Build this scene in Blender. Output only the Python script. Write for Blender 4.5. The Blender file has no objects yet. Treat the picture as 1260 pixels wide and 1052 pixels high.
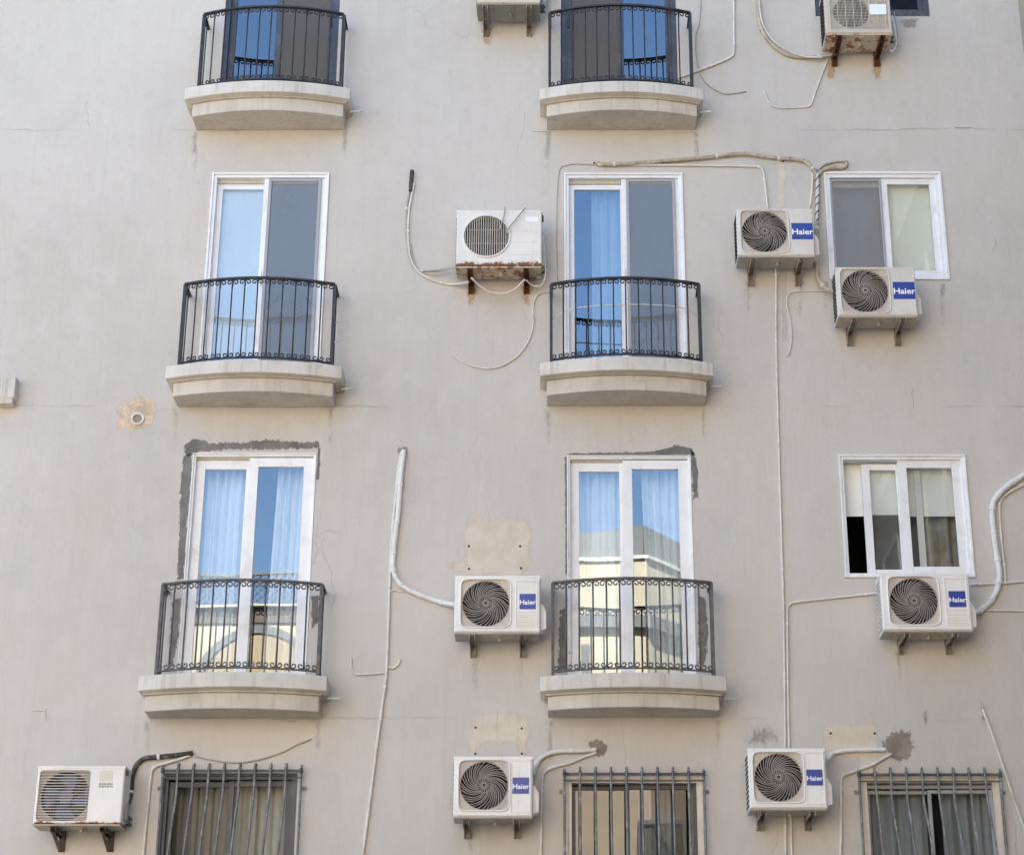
import bpy, bmesh, math, random
from mathutils import Vector, Matrix
random.seed(7)
R = math.radians
SC = bpy.context.scene
COL = SC.collection

# ------------------------------------------------------------------ camera, sky, sun, exposure
F, PX, PY = 2390.0, 680.0, 526.0          # focal length and principal point in photo pixels
TH = R(22.0)
CAMY, CAMZ = -17.08, 1.6
cd = bpy.data.cameras.new('camera')
cam = bpy.data.objects.new('camera', cd)
COL.objects.link(cam)
cam.location = (0, CAMY, CAMZ)
cam.rotation_euler = (R(90) + TH, 0, 0)
cd.sensor_fit = 'HORIZONTAL'
cd.sensor_width = 36
cd.lens = 36 * F / 1260
cd.shift_x = -(PX - 630) / 1260
cd.clip_start = 0.1
cd.clip_end = 2000
SC.camera = cam

SUN_EL, SUN_AZ = R(44), R(-16)            # behind the facade, a little to the left
w = bpy.data.worlds.new('World')
SC.world = w
w.use_nodes = True
wn = w.node_tree
sky = wn.nodes.new('ShaderNodeTexSky')
sky.sky_type = 'NISHITA'
sky.sun_disc = False
sky.sun_elevation = SUN_EL
sky.sun_rotation = SUN_AZ
sky.air_density = 1.0
sky.dust_density = 0.6
sky.ozone_density = 1.0
wn.nodes['Background'].inputs['Strength'].default_value = 0.085
wn.links.new(sky.outputs[0], wn.nodes['Background'].inputs[0])
sl = bpy.data.lights.new('sun', 'SUN')
sl.energy = 5.0
sl.angle = R(0.5)
sl.color = (1.0, 0.93, 0.84)
so = bpy.data.objects.new('sun', sl)
COL.objects.link(so)
sd = Vector((math.sin(SUN_AZ) * math.cos(SUN_EL), math.cos(SUN_AZ) * math.cos(SUN_EL), math.sin(SUN_EL)))
so.location = sd * 60
so.rotation_euler = sd.to_track_quat('Z', 'Y').to_euler()
SC.view_settings.view_transform = 'Standard'
SC.view_settings.look = 'None'
SC.view_settings.gamma = 1
SC.view_settings.use_curve_mapping = False
SC.view_settings.exposure = 2.72
SC.cycles.max_bounces = 10
SC.cycles.transparent_max_bounces = 16
SC.cycles.diffuse_bounces = 5

# ------------------------------------------------------------------ helpers
_c, _s = math.cos(TH), math.sin(TH)


def at(px, py, y=0.0):
    """survey: the point on the vertical plane at distance y from the wall that was measured at photo pixel px,py"""
    u, v = (px - PX) / F, (PY - py) / F
    t = (y - CAMY) / (_c - v * _s)
    return Vector((u * t, y, CAMZ + (_s + v * _c) * t))


class MB:
    def __init__(self):
        self.v, self.f, self.m = [], [], []

    def add(self, vs, fs, mi=0):
        o = len(self.v)
        self.v += [tuple(p) for p in vs]
        self.f += [tuple(i + o for i in f) for f in fs]
        self.m += [mi] * len(fs)
        return self

    def box(self, x0, x1, y0, y1, z0, z1, mi=0):
        x0, x1 = min(x0, x1), max(x0, x1)
        y0, y1 = min(y0, y1), max(y0, y1)
        z0, z1 = min(z0, z1), max(z0, z1)
        vs = [(x0, y0, z0), (x1, y0, z0), (x1, y1, z0), (x0, y1, z0), (x0, y0, z1), (x1, y0, z1), (x1, y1, z1), (x0, y1, z1)]
        return self.add(vs, [(0, 3, 2, 1), (4, 5, 6, 7), (0, 1, 5, 4), (1, 2, 6, 5), (2, 3, 7, 6), (3, 0, 4, 7)], mi)

    def prism(self, outline, z0, z1, mi=0, outline2=None):
        n = len(outline)
        o2 = outline2 or outline
        vs = [(x, y, z0) for x, y in outline] + [(x, y, z1) for x, y in o2]
        fs = [(i, (i + 1) % n, (i + 1) % n + n, i + n) for i in range(n)]
        fs += [tuple(range(n - 1, -1, -1)), tuple(range(n, 2 * n))]
        return self.add(vs, fs, mi)

    def tube(self, pts, r, seg=8, mi=0, cap=True, flat=1.0):
        pts = [Vector(p) for p in pts]
        rs = r if isinstance(r, (list, tuple)) else [r] * len(pts)
        vs, fs = [], []
        n = len(pts)
        up = None
        for i, p in enumerate(pts):
            d = (pts[min(i + 1, n - 1)] - pts[max(i - 1, 0)])
            if d.length < 1e-9:
                d = Vector((0, 0, 1))
            d.normalize()
            if up is None:
                up = Vector((0, 1, 0)) if abs(d.y) < 0.9 else Vector((1, 0, 0))
            a = up - d * up.dot(d)
            if a.length < 1e-6:
                a = d.orthogonal()
            a.normalize()
            up = a
            b = d.cross(a)
            for k in range(seg):
                t = 2 * math.pi * k / seg
                vs.append(p + a * (rs[i] * math.cos(t) * flat) + b * (rs[i] * math.sin(t)))
        for i in range(n - 1):
            for k in range(seg):
                k2 = (k + 1) % seg
                fs.append((i * seg + k, i * seg + k2, (i + 1) * seg + k2, (i + 1) * seg + k))
        if cap:
            fs.append(tuple(range(seg - 1, -1, -1)))
            fs.append(tuple((n - 1) * seg + k for k in range(seg)))
        return self.add(vs, fs, mi)

    def bar(self, p, q, wx, wy, mi=0):
        """rectangular bar from p to q"""
        p, q = Vector(p), Vector(q)
        d = (q - p).normalized()
        a = Vector((1, 0, 0)) if abs(d.x) < 0.9 else Vector((0, 0, 1))
        a = (a - d * a.dot(d)).normalized()
        b = d.cross(a)
        vs = []
        for c in (p, q):
            for sx, sy in ((-1, -1), (1, -1), (1, 1), (-1, 1)):
                vs.append(c + a * sx * wx / 2 + b * sy * wy / 2)
        return self.add(vs, [(0, 3, 2, 1), (4, 5, 6, 7), (0, 1, 5, 4), (1, 2, 6, 5), (2, 3, 7, 6), (3, 0, 4, 7)], mi)

    def build(self, name, mats, parent=None, smooth=False, bevel=0, loc=None, kind=None):
        me = bpy.data.meshes.new(name)
        me.from_pydata(self.v, [], self.f)
        mats = mats if isinstance(mats, (list, tuple)) else [mats]
        for m in mats:
            me.materials.append(m)
        if len(mats) > 1:
            me.polygons.foreach_set('material_index', self.m)
        bm = bmesh.new()
        bm.from_mesh(me)
        bmesh.ops.recalc_face_normals(bm, faces=bm.faces)
        bm.to_mesh(me)
        bm.free()
        if smooth:
            me.polygons.foreach_set('use_smooth', [True] * len(me.polygons))
        me.update()
        o = bpy.data.objects.new(name, me)
        COL.objects.link(o)
        if parent:
            o.parent = parent
        if loc is not None:
            o.location = loc
        if bevel:
            b = o.modifiers.new('bevel', 'BEVEL')
            b.width = bevel
            b.segments = 2
            b.limit_method = 'ANGLE'
            b.angle_limit = R(40)
            b.harden_normals = False
        if kind:
            o['kind'] = kind
        return o


def tag(o, label=None, cat=None, group=None, kind=None):
    if label: o['label'] = label
    if cat: o['category'] = cat
    if group: o['group'] = group
    if kind: o['kind'] = kind
    return o


def empty(name, loc, label, cat, group=None):
    o = bpy.data.objects.new(name, None)
    o.empty_display_size = 0.1
    COL.objects.link(o)
    o.location = loc
    return tag(o, label, cat, group)


def smooth_path(pts, step=6, closed=False):
    """Catmull-Rom through the points"""
    P = [Vector(p) for p in pts]
    out = []
    for i in range(len(P) - 1):
        p0, p1, p2, p3 = P[max(i - 1, 0)], P[i], P[i + 1], P[min(i + 2, len(P) - 1)]
        for k in range(step):
            t = k / step
            out.append(0.5 * ((2 * p1) + (p2 - p0) * t + (2 * p0 - 5 * p1 + 4 * p2 - p3) * t * t + (3 * p1 - p0 - 3 * p2 + p3) * t ** 3))
    out.append(P[-1])
    return out


# ------------------------------------------------------------------ materials
class NT:
    def __init__(self, name):
        self.mat = bpy.data.materials.new(name)
        self.mat.use_nodes = True
        self.t = self.mat.node_tree
        self.t.nodes.clear()
        self.out = self.n('ShaderNodeOutputMaterial')

    def n(self, kind, **kw):
        nd = self.t.nodes.new(kind)
        for k, v in kw.items():
            setattr(nd, k, v)
        return nd

    def l(self, a, b):
        self.t.links.new(a, b)

    def val(self, sock, v):
        if hasattr(v, 'is_output') or isinstance(v, bpy.types.NodeSocket):
            self.l(v, sock)
        else:
            sock.default_value = v

    def math(self, op, a, b=0.0, clamp=False, c=None):
        m = self.n('ShaderNodeMath', operation=op)
        m.use_clamp = clamp
        self.val(m.inputs[0], a)
        self.val(m.inputs[1], b)
        if c is not None:
            self.val(m.inputs[2], c)
        return m.outputs[0]

    def mix(self, fac, a, b, blend='MIX'):
        m = self.n('ShaderNodeMix', data_type='RGBA', blend_type=blend)
        self.val(m.inputs[0], fac)
        for s, v in ((m.inputs[6], a), (m.inputs[7], b)):
            if isinstance(v, (tuple, list)):
                s.default_value = (v[0], v[1], v[2], 1)
            else:
                self.l(v, s)
        return m.outputs[2]

    def noise(self, vec, scale, detail=3, rough=0.5, dist=0.0):
        n = self.n('ShaderNodeTexNoise')
        n.inputs['Scale'].default_value = scale
        n.inputs['Detail'].default_value = detail
        n.inputs['Roughness'].default_value = rough
        n.inputs['Distortion'].default_value = dist
        self.l(vec, n.inputs['Vector'])
        return n.outputs['Fac']

    def ramp(self, v, lo, hi):
        m = self.n('ShaderNodeMapRange')
        m.interpolation_type = 'SMOOTHSTEP'
        self.val(m.inputs[0], v)
        m.inputs[1].default_value = lo
        m.inputs[2].default_value = hi
        return m.outputs[0]

    def scaled(self, vec, s):
        m = self.n('ShaderNodeMapping')
        m.inputs['Scale'].default_value = s
        self.l(vec, m.inputs['Vector'])
        return m.outputs[0]

    def pos(self):
        return self.n('ShaderNodeNewGeometry').outputs['Position']

    def obj(self):
        return self.n('ShaderNodeTexCoord').outputs['Object']

    def bsdf(self, col, rough=0.6, metal=0.0, bump=None, bstr=0.3, bdist=0.01, spec=0.5):
        b = self.n('ShaderNodeBsdfPrincipled')
        if isinstance(col, (tuple, list)):
            b.inputs['Base Color'].default_value = (col[0], col[1], col[2], 1)
        else:
            self.l(col, b.inputs['Base Color'])
        self.val(b.inputs['Roughness'], rough)
        b.inputs['Metallic'].default_value = metal
        b.inputs['Specular IOR Level'].default_value = spec
        if bump is not None:
            bp = self.n('ShaderNodeBump')
            bp.inputs['Strength'].default_value = bstr
            bp.inputs['Distance'].default_value = bdist
            self.l(bump, bp.inputs['Height'])
            self.l(bp.outputs[0], b.inputs['Normal'])
        return b.outputs[0]

    def surf(self, s):
        self.l(s, self.out.inputs['Surface'])
        return self.mat


def M(name, col, rough=0.6, var=0.12, scale=5.0, bump=0.25, bscale=60, metal=0.0, streak=0.0, dirt=None, dirtamt=0.5, dirtscale=4.0, spec=0.5, bdist=0.004):
    """general painted / stone / metal material: mottling, vertical streaks, patches of dirt"""
    t = NT(name)
    p = t.pos()
    n1 = t.noise(p, scale, 4, 0.6)
    lo = tuple(c * (1 - var) for c in col)
    hi = tuple(min(1, c * (1 + var)) for c in col)
    c = t.mix(t.ramp(n1, 0.3, 0.7), lo, hi)
    if streak:
        s = t.noise(t.scaled(p, (9, 9, 0.6)), 2.0, 4, 0.6)
        c = t.mix(t.math('MULTIPLY', t.ramp(s, 0.48, 0.75), streak), c, dirt or tuple(x * 0.5 for x in col))
    if dirt:
        d = t.noise(p, dirtscale, 6, 0.7, 0.4)
        c = t.mix(t.math('MULTIPLY', t.ramp(d, 0.5, 0.68), dirtamt), c, dirt)
    return t.surf(t.bsdf(c, rough, metal, t.noise(p, bscale, 3), bump, bdist, spec))


def wall_material():
    t = NT('painted_render_wall')
    p = t.pos()
    base = (0.545, 0.513, 0.474)
    big = t.noise(p, 0.32, 3, 0.55)
    c = t.mix(t.ramp(big, 0.3, 0.7), tuple(x * 0.93 for x in base), tuple(x * 1.07 for x in base))
    # roller bands and vertical runs
    st = t.noise(t.scaled(p, (3.2, 1, 0.28)), 1.6, 6, 0.62, 0.3)
    c = t.mix(t.math('MULTIPLY', t.ramp(st, 0.42, 0.72), 0.27), c, (0.585, 0.57, 0.55))
    st2 = t.noise(t.scaled(p, (10, 1, 0.5)), 1.3, 6, 0.7, 0.2)
    c = t.mix(t.math('MULTIPLY', t.ramp(st2, 0.52, 0.78), 0.2), c, (0.36, 0.335, 0.31))
    # warm and cool blotches
    wb = t.noise(p, 0.8, 4, 0.6, 0.6)
    c = t.mix(t.math('MULTIPLY', t.ramp(wb, 0.5, 0.75), 0.42), c, (0.56, 0.49, 0.42))
    wb2 = t.noise(t.scaled(p, (1, 1, 0.7)), 1.7, 5, 0.65, 0.5)
    c = t.mix(t.math('MULTIPLY', t.ramp(wb2, 0.52, 0.78), 0.36), c, (0.43, 0.435, 0.445))
    mt = t.noise(p, 3.2, 7, 0.68, 0.8)
    c = t.mix(t.math('MULTIPLY', t.ramp(mt, 0.42, 0.68), 0.3), c, (0.60, 0.585, 0.56))
    mt2 = t.noise(p, 7.0, 6, 0.7, 1.2)
    c = t.mix(t.math('MULTIPLY', t.ramp(mt2, 0.5, 0.72), 0.22), c, (0.44, 0.415, 0.385))
    # small pits and specks
    sp = t.noise(p, 16, 4, 0.7)
    c = t.mix(t.math('MULTIPLY', t.ramp(sp, 0.68, 0.76), 0.35), c, (0.33, 0.31, 0.29))
    sp2 = t.noise(p, 5.5, 6, 0.72)
    c = t.mix(t.math('MULTIPLY', t.ramp(sp2, 0.60, 0.72), 0.25), c, (0.60, 0.59, 0.575))
    # the joints at floor level have cracked here and there
    sep = t.n('ShaderNodeSeparateXYZ')
    t.l(p, sep.inputs[0])
    wob = t.noise(t.scaled(p, (1.6, 1, 0.2)), 1.5, 5, 0.65)
    crack = None
    for z0 in (at(100, 500).z, at(100, 884).z, at(600, 160).z):
        d = t.math('ABSOLUTE', t.math('SUBTRACT', t.math('ADD', sep.outputs[2], t.math('MULTIPLY', t.math('SUBTRACT', wob, 0.5), 0.10)), z0))
        k = t.math('SUBTRACT', 1.0, t.ramp(d, 0.003, 0.012))
        crack = k if crack is None else t.math('MAXIMUM', crack, k)
    cm = t.ramp(t.noise(p, 0.75, 4, 0.6, 0.4), 0.5, 0.6)
    crack = t.math('MULTIPLY', crack, cm)
    # hairline cracks that wander down the render
    vor = t.n('ShaderNodeTexVoronoi', feature='DISTANCE_TO_EDGE')
    wn_ = t.n('ShaderNodeTexNoise')
    wn_.inputs['Scale'].default_value = 2.2
    wn_.inputs['Detail'].default_value = 6
    t.l(p, wn_.inputs['Vector'])
    vm = t.n('ShaderNodeVectorMath', operation='MULTIPLY_ADD')
    t.l(wn_.outputs['Color'], vm.inputs[0])
    vm.inputs[1].default_value = (0.5, 0.0, 0.5)
    t.l(t.scaled(p, (1.0, 1, 0.35)), vm.inputs[2])
    t.l(vm.outputs[0], vor.inputs['Vector'])
    vor.inputs['Scale'].default_value = 0.55
    hair = t.math('SUBTRACT', 1.0, t.ramp(vor.outputs['Distance'], 0.0008, 0.004))
    hair = t.math('MULTIPLY', hair, t.ramp(t.noise(p, 0.6, 3, 0.6), 0.52, 0.62))
    c = t.mix(t.math('MULTIPLY', hair, 0.1), c, (0.27, 0.25, 0.23))
    c = t.mix(t.math('MULTIPLY', crack, 0.32), c, (0.27, 0.24, 0.22))
    h1 = t.noise(t.scaled(p, (1, 1, 0.6)), 3.5, 6, 0.6)
    h2 = t.noise(p, 45, 4, 0.65)
    h = t.math('ADD', t.math('MULTIPLY', h1, 1.0), t.math('MULTIPLY', h2, 0.10))
    h = t.math('SUBTRACT', h, t.math('MULTIPLY', t.math('ADD', crack, hair), 0.25))
    return t.surf(t.bsdf(c, 0.85, 0, h, 0.55, 0.03, 0.25))


def patch_material(name, cols, rough=0.9, soft=0.5, nscale=9.0, dirt=None, bump=0.6, amax=1.0, hard=True):
    """thin coat (paint, mortar) that frays out along its edge"""
    t = NT(name)
    p = t.pos()
    a = t.n('ShaderNodeAttribute', attribute_name='edge')
    n = t.noise(t.scaled(p, (1.3, 1, 0.75)), nscale, 6, 0.72, 0.3)
    c = t.mix(t.ramp(t.noise(p, 6, 5, 0.65), 0.35, 0.65), cols[0], cols[1])
    if dirt:
        c = t.mix(t.ramp(t.noise(t.scaled(p, (14, 1, 1.2)), 1.5, 5, 0.7), 0.55, 0.72), c, dirt)
    b = t.bsdf(c, rough, 0, t.noise(p, 35, 5, 0.7), bump, 0.012, 0.2)
    e = t.math('ADD', t.math('MULTIPLY', a.outputs['Fac'], 1.0), t.math('MULTIPLY', t.math('SUBTRACT', n, 0.5), 2.0))
    fine = t.noise(p, 90, 4, 0.7)
    e = t.math('ADD', e, t.math('MULTIPLY', t.math('SUBTRACT', fine, 0.5), 1.2 * soft))
    lim = t.ramp(a.outputs['Fac'], 0.04, 0.08)
    al = t.math('MULTIPLY', t.math('MULTIPLY', t.ramp(e, 0.47, 0.53) if hard else t.ramp(e, 0.35, 1.1), amax), lim if hard else t.ramp(a.outputs['Fac'], 0.1, 0.7))
    tr = t.n('ShaderNodeBsdfTransparent')
    mx = t.n('ShaderNodeMixShader')
    t.l(al, mx.inputs[0])
    t.l(tr.outputs[0], mx.inputs[1])
    t.l(b, mx.inputs[2])
    return t.surf(mx.outputs[0])


def glass_material(name, refl=0.3, tint=(0.78, 0.84, 0.86), gcol=(0.86, 0.93, 1.0), rough=0.0, fk=0.5):
    t = NT(name)
    p = t.pos()
    fr = t.n('ShaderNodeLayerWeight')
    fr.inputs['Blend'].default_value = 0.25
    fac = t.math('ADD', refl, t.math('MULTIPLY', fr.outputs['Fresnel'], fk), True)
    g = t.n('ShaderNodeBsdfGlossy')
    g.inputs['Color'].default_value = (*gcol, 1)
    g.inputs['Roughness'].default_value = rough
    bp = t.n('ShaderNodeBump')
    bp.inputs['Strength'].default_value = 0.05
    bp.inputs['Distance'].default_value = 0.01
    t.l(t.noise(p, 1.6, 1, 0.4), bp.inputs['Height'])
    t.l(bp.outputs[0], g.inputs['Normal'])
    tr = t.n('ShaderNodeBsdfTransparent')
    tr.inputs['Color'].default_value = (*tint, 1)
    mx = t.n('ShaderNodeMixShader')
    t.l(fac, mx.inputs[0])
    t.l(tr.outputs[0], mx.inputs[1])
    t.l(g.outputs[0], mx.inputs[2])
    # a film of dust
    df = t.bsdf((0.5, 0.48, 0.45), 0.9)
    mx2 = t.n('ShaderNodeMixShader')
    t.l(t.math('MULTIPLY', t.ramp(t.noise(p, 2.5, 5, 0.7), 0.4, 0.8), 0.03), mx2.inputs[0])
    t.l(mx.outputs[0], mx2.inputs[1])
    t.l(df, mx2.inputs[2])
    return t.surf(mx2.outputs[0])


def screen_material(name, col, cover):
    """woven insect mesh, too fine to see its threads"""
    t = NT(name)
    p = t.pos()
    n = t.noise(t.scaled(p, (1, 1, 0.5)), 2, 3, 0.5)
    b = t.bsdf(col, 0.9, 0, None)
    tr = t.n('ShaderNodeBsdfTransparent')
    mx = t.n('ShaderNodeMixShader')
    t.l(t.math('ADD', cover - 0.06, t.math('MULTIPLY', n, 0.12)), mx.inputs[0])
    t.l(tr.outputs[0], mx.inputs[1])
    t.l(b, mx.inputs[2])
    return t.surf(mx.outputs[0])


def casing_material(name, col, rust=0.0, rust_low=0.25, yellow=0.15):
    """enamelled sheet metal; rust eats in from the lower edge"""
    t = NT(name)
    p = t.obj()
    g = t.pos()
    sep = t.n('ShaderNodeSeparateXYZ')
    t.l(p, sep.inputs[0])
    c = t.mix(t.ramp(t.noise(g, 4, 4, 0.6), 0.35, 0.7), col, tuple(x * 0.92 for x in col))
    c = t.mix(t.math('MULTIPLY', t.ramp(t.noise(g, 2.6, 5, 0.65, 0.4), 0.45, 0.7), yellow), c, (0.62, 0.52, 0.38))
    s = t.noise(t.scaled(g, (18, 18, 1.2)), 1.2, 5, 0.65)
    c = t.mix(t.math('MULTIPLY', t.ramp(s, 0.52, 0.75), 0.22), c, (0.40, 0.36, 0.30))
    if rust:
        low = t.math('SUBTRACT', 1.0, t.ramp(sep.outputs[2], -0.02, rust_low))
        n = t.noise(g, 11, 7, 0.72, 0.5)
        k = t.ramp(t.math('ADD', n, t.math('MULTIPLY', low, 0.42 * rust)), 0.72, 0.80)
        halo = t.ramp(t.math('ADD', n, t.math('MULTIPLY', low, 0.42 * rust)), 0.60, 0.78)
        c = t.mix(t.math('MULTIPLY', halo, 0.5), c, (0.55, 0.38, 0.22))
        rc = t.mix(t.noise(g, 40, 4), (0.10, 0.035, 0.018), (0.26, 0.10, 0.045))
        c = t.mix(k, c, rc)
    return t.surf(t.bsdf(c, 0.42, 0, t.noise(g, 30, 3), 0.06, 0.004, 0.4))


WALL = wall_material()
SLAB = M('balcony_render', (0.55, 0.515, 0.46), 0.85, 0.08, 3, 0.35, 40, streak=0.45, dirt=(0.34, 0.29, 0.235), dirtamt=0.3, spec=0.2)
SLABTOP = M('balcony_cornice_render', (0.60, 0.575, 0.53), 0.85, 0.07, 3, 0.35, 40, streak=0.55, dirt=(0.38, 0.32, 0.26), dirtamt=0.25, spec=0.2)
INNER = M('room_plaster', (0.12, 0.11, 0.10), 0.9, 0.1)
ROOF = M('roof_screed', (0.4, 0.38, 0.35), 0.9, 0.1)
IRON = M('black_iron_paint', (0.022, 0.021, 0.024), 0.5, 0.3, 20, 0.4, 80, dirt=(0.10, 0.07, 0.055), dirtamt=0.45, dirtscale=14)
IRON2 = M('worn_iron_paint', (0.085, 0.08, 0.08), 0.55, 0.3, 20, 0.4, 80, dirt=(0.22, 0.17, 0.13), dirtamt=0.6, dirtscale=12)
BARS = M('flaking_grey_bars', (0.17, 0.165, 0.16), 0.55, 0.25, 15, 0.5, 70, dirt=(0.42, 0.40, 0.38), dirtamt=0.8, dirtscale=9)
BARD = M('dark_grille_rail', (0.06, 0.055, 0.052), 0.6, 0.3, 15, 0.5, 70, dirt=(0.20, 0.14, 0.10), dirtamt=0.7, dirtscale=9)
UPVC = M('white_window_frame', (0.80, 0.81, 0.83), 0.35, 0.03, 3, 0.03, 20, streak=0.03, dirt=(0.60, 0.57, 0.53))
UPVCOLD = M('cream_window_frame', (0.66, 0.62, 0.55), 0.5, 0.06, 4, 0.08, 20, streak=0.35, dirt=(0.40, 0.34, 0.27))
CHAR = M('charcoal_window_frame', (0.055, 0.058, 0.072), 0.4, 0.1, 4, 0.05, 20, streak=0.15, dirt=(0.16, 0.15, 0.15))
GREYAL = M('grey_screen_frame', (0.36, 0.37, 0.39), 0.45, 0.06, 4, 0.05, 20)
TRACK = M('aluminium_track', (0.52, 0.49, 0.44), 0.5, 0.08, 4, 0.05, 20)
GLASS = glass_material('window_glass', 0.20, (0.76, 0.82, 0.86), (0.80, 0.92, 1.0))
GLASSC = glass_material('clear_window_glass', 0.09, (0.86, 0.89, 0.87), (0.9, 0.95, 1.0))
GLASSD = glass_material('old_window_glass', 0.01, (0.70, 0.72, 0.72), (0.9, 0.93, 0.95), fk=0.25)
GLASSM = glass_material('dusky_window_glass', 0.075, (0.55, 0.57, 0.58), (0.82, 0.84, 0.90))
GLASSB = glass_material('solar_window_glass', 0.24, (0.50, 0.60, 0.68), (0.70, 0.87, 1.0))
SCREEN = screen_material('grey_insect_screen', (0.32, 0.34, 0.355), 0.5)
SCREENW = screen_material('pale_insect_screen', (0.29, 0.29, 0.29), 0.58)
SCREEND = screen_material('dark_insect_screen', (0.13, 0.122, 0.118), 0.86)
CURT = M('white_curtain_cloth', (0.86, 0.86, 0.85), 0.9, 0.03, 3, 0.1, 90)
BLIND = M('white_roller_blind', (0.88, 0.89, 0.88), 0.9, 0.02, 3, 0.1, 90)
BLINDG = M('pale_green_blind', (0.88, 0.90, 0.83), 0.9, 0.02, 3, 0.1, 90)
SHROUD = M('dusty_fan_shroud', (0.075, 0.068, 0.062), 0.8, 0.2)
CURTG = M('grey_curtain_cloth', (0.40, 0.42, 0.44), 0.9, 0.1, 3, 0.15, 90)
CURTB = M('drab_beige_curtain_cloth', (0.56, 0.54, 0.48), 0.9, 0.1, 3, 0.15, 90)
BLACK = M('dark_cavity', (0.010, 0.009, 0.009), 0.8, 0.1)
PATCHB = patch_material('bare_beige_paint', ((0.57, 0.505, 0.41), (0.64, 0.585, 0.50)), soft=1.1, nscale=6, dirt=(0.50, 0.42, 0.33), bump=0.2)
PATCHG = patch_material('grey_mortar', ((0.15, 0.143, 0.138), (0.23, 0.22, 0.21)), soft=0.3, nscale=20)
PATCHH = patch_material('rough_grey_brown_hole', ((0.22, 0.19, 0.165), (0.33, 0.285, 0.24)), soft=0.12, nscale=16, bump=1.0)
PATCHS = patch_material('exposed_sandstone', ((0.48, 0.38, 0.275), (0.72, 0.60, 0.46)), soft=0.10, nscale=10, dirt=(0.48, 0.38, 0.29), bump=1.0)
PATCHL = patch_material('pale_filler', ((0.57, 0.555, 0.535), (0.61, 0.595, 0.575)), soft=0.9, nscale=4, amax=0.25, bump=0.3)
PATCHD = patch_material('sooty_stain', ((0.30, 0.28, 0.26), (0.36, 0.335, 0.31)), soft=0.9, nscale=12, amax=0.6, bump=0.1, hard=False)
PATCHR = patch_material('rust_stain', ((0.50, 0.33, 0.19), (0.56, 0.42, 0.28)), soft=0.8, nscale=8, amax=0.75, bump=0.1, hard=False)
CASE = casing_material('white_ac_casing', (0.80, 0.79, 0.77), 0, yellow=0.12)
CASED = casing_material('dusty_ac_casing', (0.68, 0.655, 0.62), 0.25, 0.06, 0.3)
CASER = casing_material('rusting_ac_casing', (0.76, 0.745, 0.71), 1.0, 0.10, 0.35)
CASEJ = casing_material('old_louvred_casing', (0.78, 0.765, 0.73), 1.0, 0.05, 0.3)
CASEB = casing_material('beige_ac_casing', (0.58, 0.52, 0.45), 0.35, 0.08, 0.3)
TRAY = casing_material('ac_base_tray', (0.33, 0.315, 0.285), 0.3, 0.2, 0.4)
TRAYG = casing_material('grey_green_ac_base', (0.20, 0.21, 0.19), 0.1, 0.2, 0.2)
TRAYR = casing_material('rusted_ac_base', (0.50, 0.45, 0.36), 0.52, 0.10, 0.4)
GRILB = M('dusty_grille_wire', (0.44, 0.395, 0.35), 0.6, 0.15, 10, 0.2, 60)
GRILP = M('dusty_grille_plate', (0.52, 0.475, 0.43), 0.7, 0.12, 8, 0.2, 60, dirt=(0.33, 0.28, 0.23), dirtamt=0.5)
FANM = M('grey_fan_blade', (0.055, 0.052, 0.05), 0.5, 0.15)
FANBLUE = M('blue_fan_blade', (0.16, 0.18, 0.34), 0.35, 0.15)
BRK = M('grey_galvanised_bracket', (0.27, 0.245, 0.21), 0.6, 0.25, 12, 0.3, 60, dirt=(0.13, 0.09, 0.06), dirtamt=0.6)
BRKD = M('dark_rusty_bracket', (0.085, 0.06, 0.045), 0.8, 0.35, 14, 0.5, 70, dirt=(0.20, 0.15, 0.11), dirtamt=0.6)
BRKR = M('rusted_bracket', (0.13, 0.05, 0.025), 0.85, 0.4, 18, 0.6, 70, dirt=(0.06, 0.025, 0.015), dirtamt=0.8)
BLUE = M('blue_badge', (0.022, 0.055, 0.30), 0.35, 0.05, 8, 0, 20)
LETTER = M('white_lettering', (0.85, 0.86, 0.88), 0.5, 0.02)
STICK = M('white_sticker', (0.84, 0.87, 0.90), 0.5, 0.02)
INK = M('grey_ink', (0.22, 0.215, 0.20), 0.6, 0.05)
STICKB = M('beige_sticker', (0.64, 0.60, 0.52), 0.5, 0.03)
PIPEW = M('white_painted_pipe', (0.66, 0.64, 0.60), 0.5, 0.08, 6, 0.15, 40, dirt=(0.42, 0.37, 0.31), dirtamt=0.5, dirtscale=8)
PIPET = M('white_taped_pipe', (0.74, 0.73, 0.715), 0.55, 0.06, 8, 0.5, 60, dirt=(0.48, 0.45, 0.42), dirtamt=0.5, dirtscale=16)
PIPEB = M('beige_taped_pipe', (0.46, 0.395, 0.31), 0.7, 0.2, 10, 0.6, 60, dirt=(0.20, 0.155, 0.11), dirtamt=0.7, dirtscale=18)
PIPEK = M('perished_black_foam', (0.05, 0.046, 0.043), 0.85, 0.3, 16, 0.9, 50, dirt=(0.34, 0.31, 0.28), dirtamt=0.7, dirtscale=20)
WIREW = M('white_wire', (0.62, 0.60, 0.57), 0.5, 0.08)
WIREG = M('grey_wire', (0.40, 0.375, 0.345), 0.6, 0.1)
WIREK = M('dark_wire', (0.06, 0.055, 0.05), 0.6, 0.1)
LIME = M('sunlit_limestone', (0.60, 0.50, 0.36), 0.85, 0.1, 1.2, 0.4, 12, dirt=(0.46, 0.37, 0.26), dirtamt=0.3, dirtscale=1.0, spec=0.2)
LIMEW = M('white_coping', (0.74, 0.70, 0.62), 0.8, 0.08, 1.2)
TILEG = M('grey_roof_sheet', (0.17, 0.165, 0.16), 0.7, 0.15, 1.5, 0.3, 10)
BROWN = M('brown_parapet_band', (0.16, 0.115, 0.085), 0.8, 0.2, 1.5)
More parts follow.
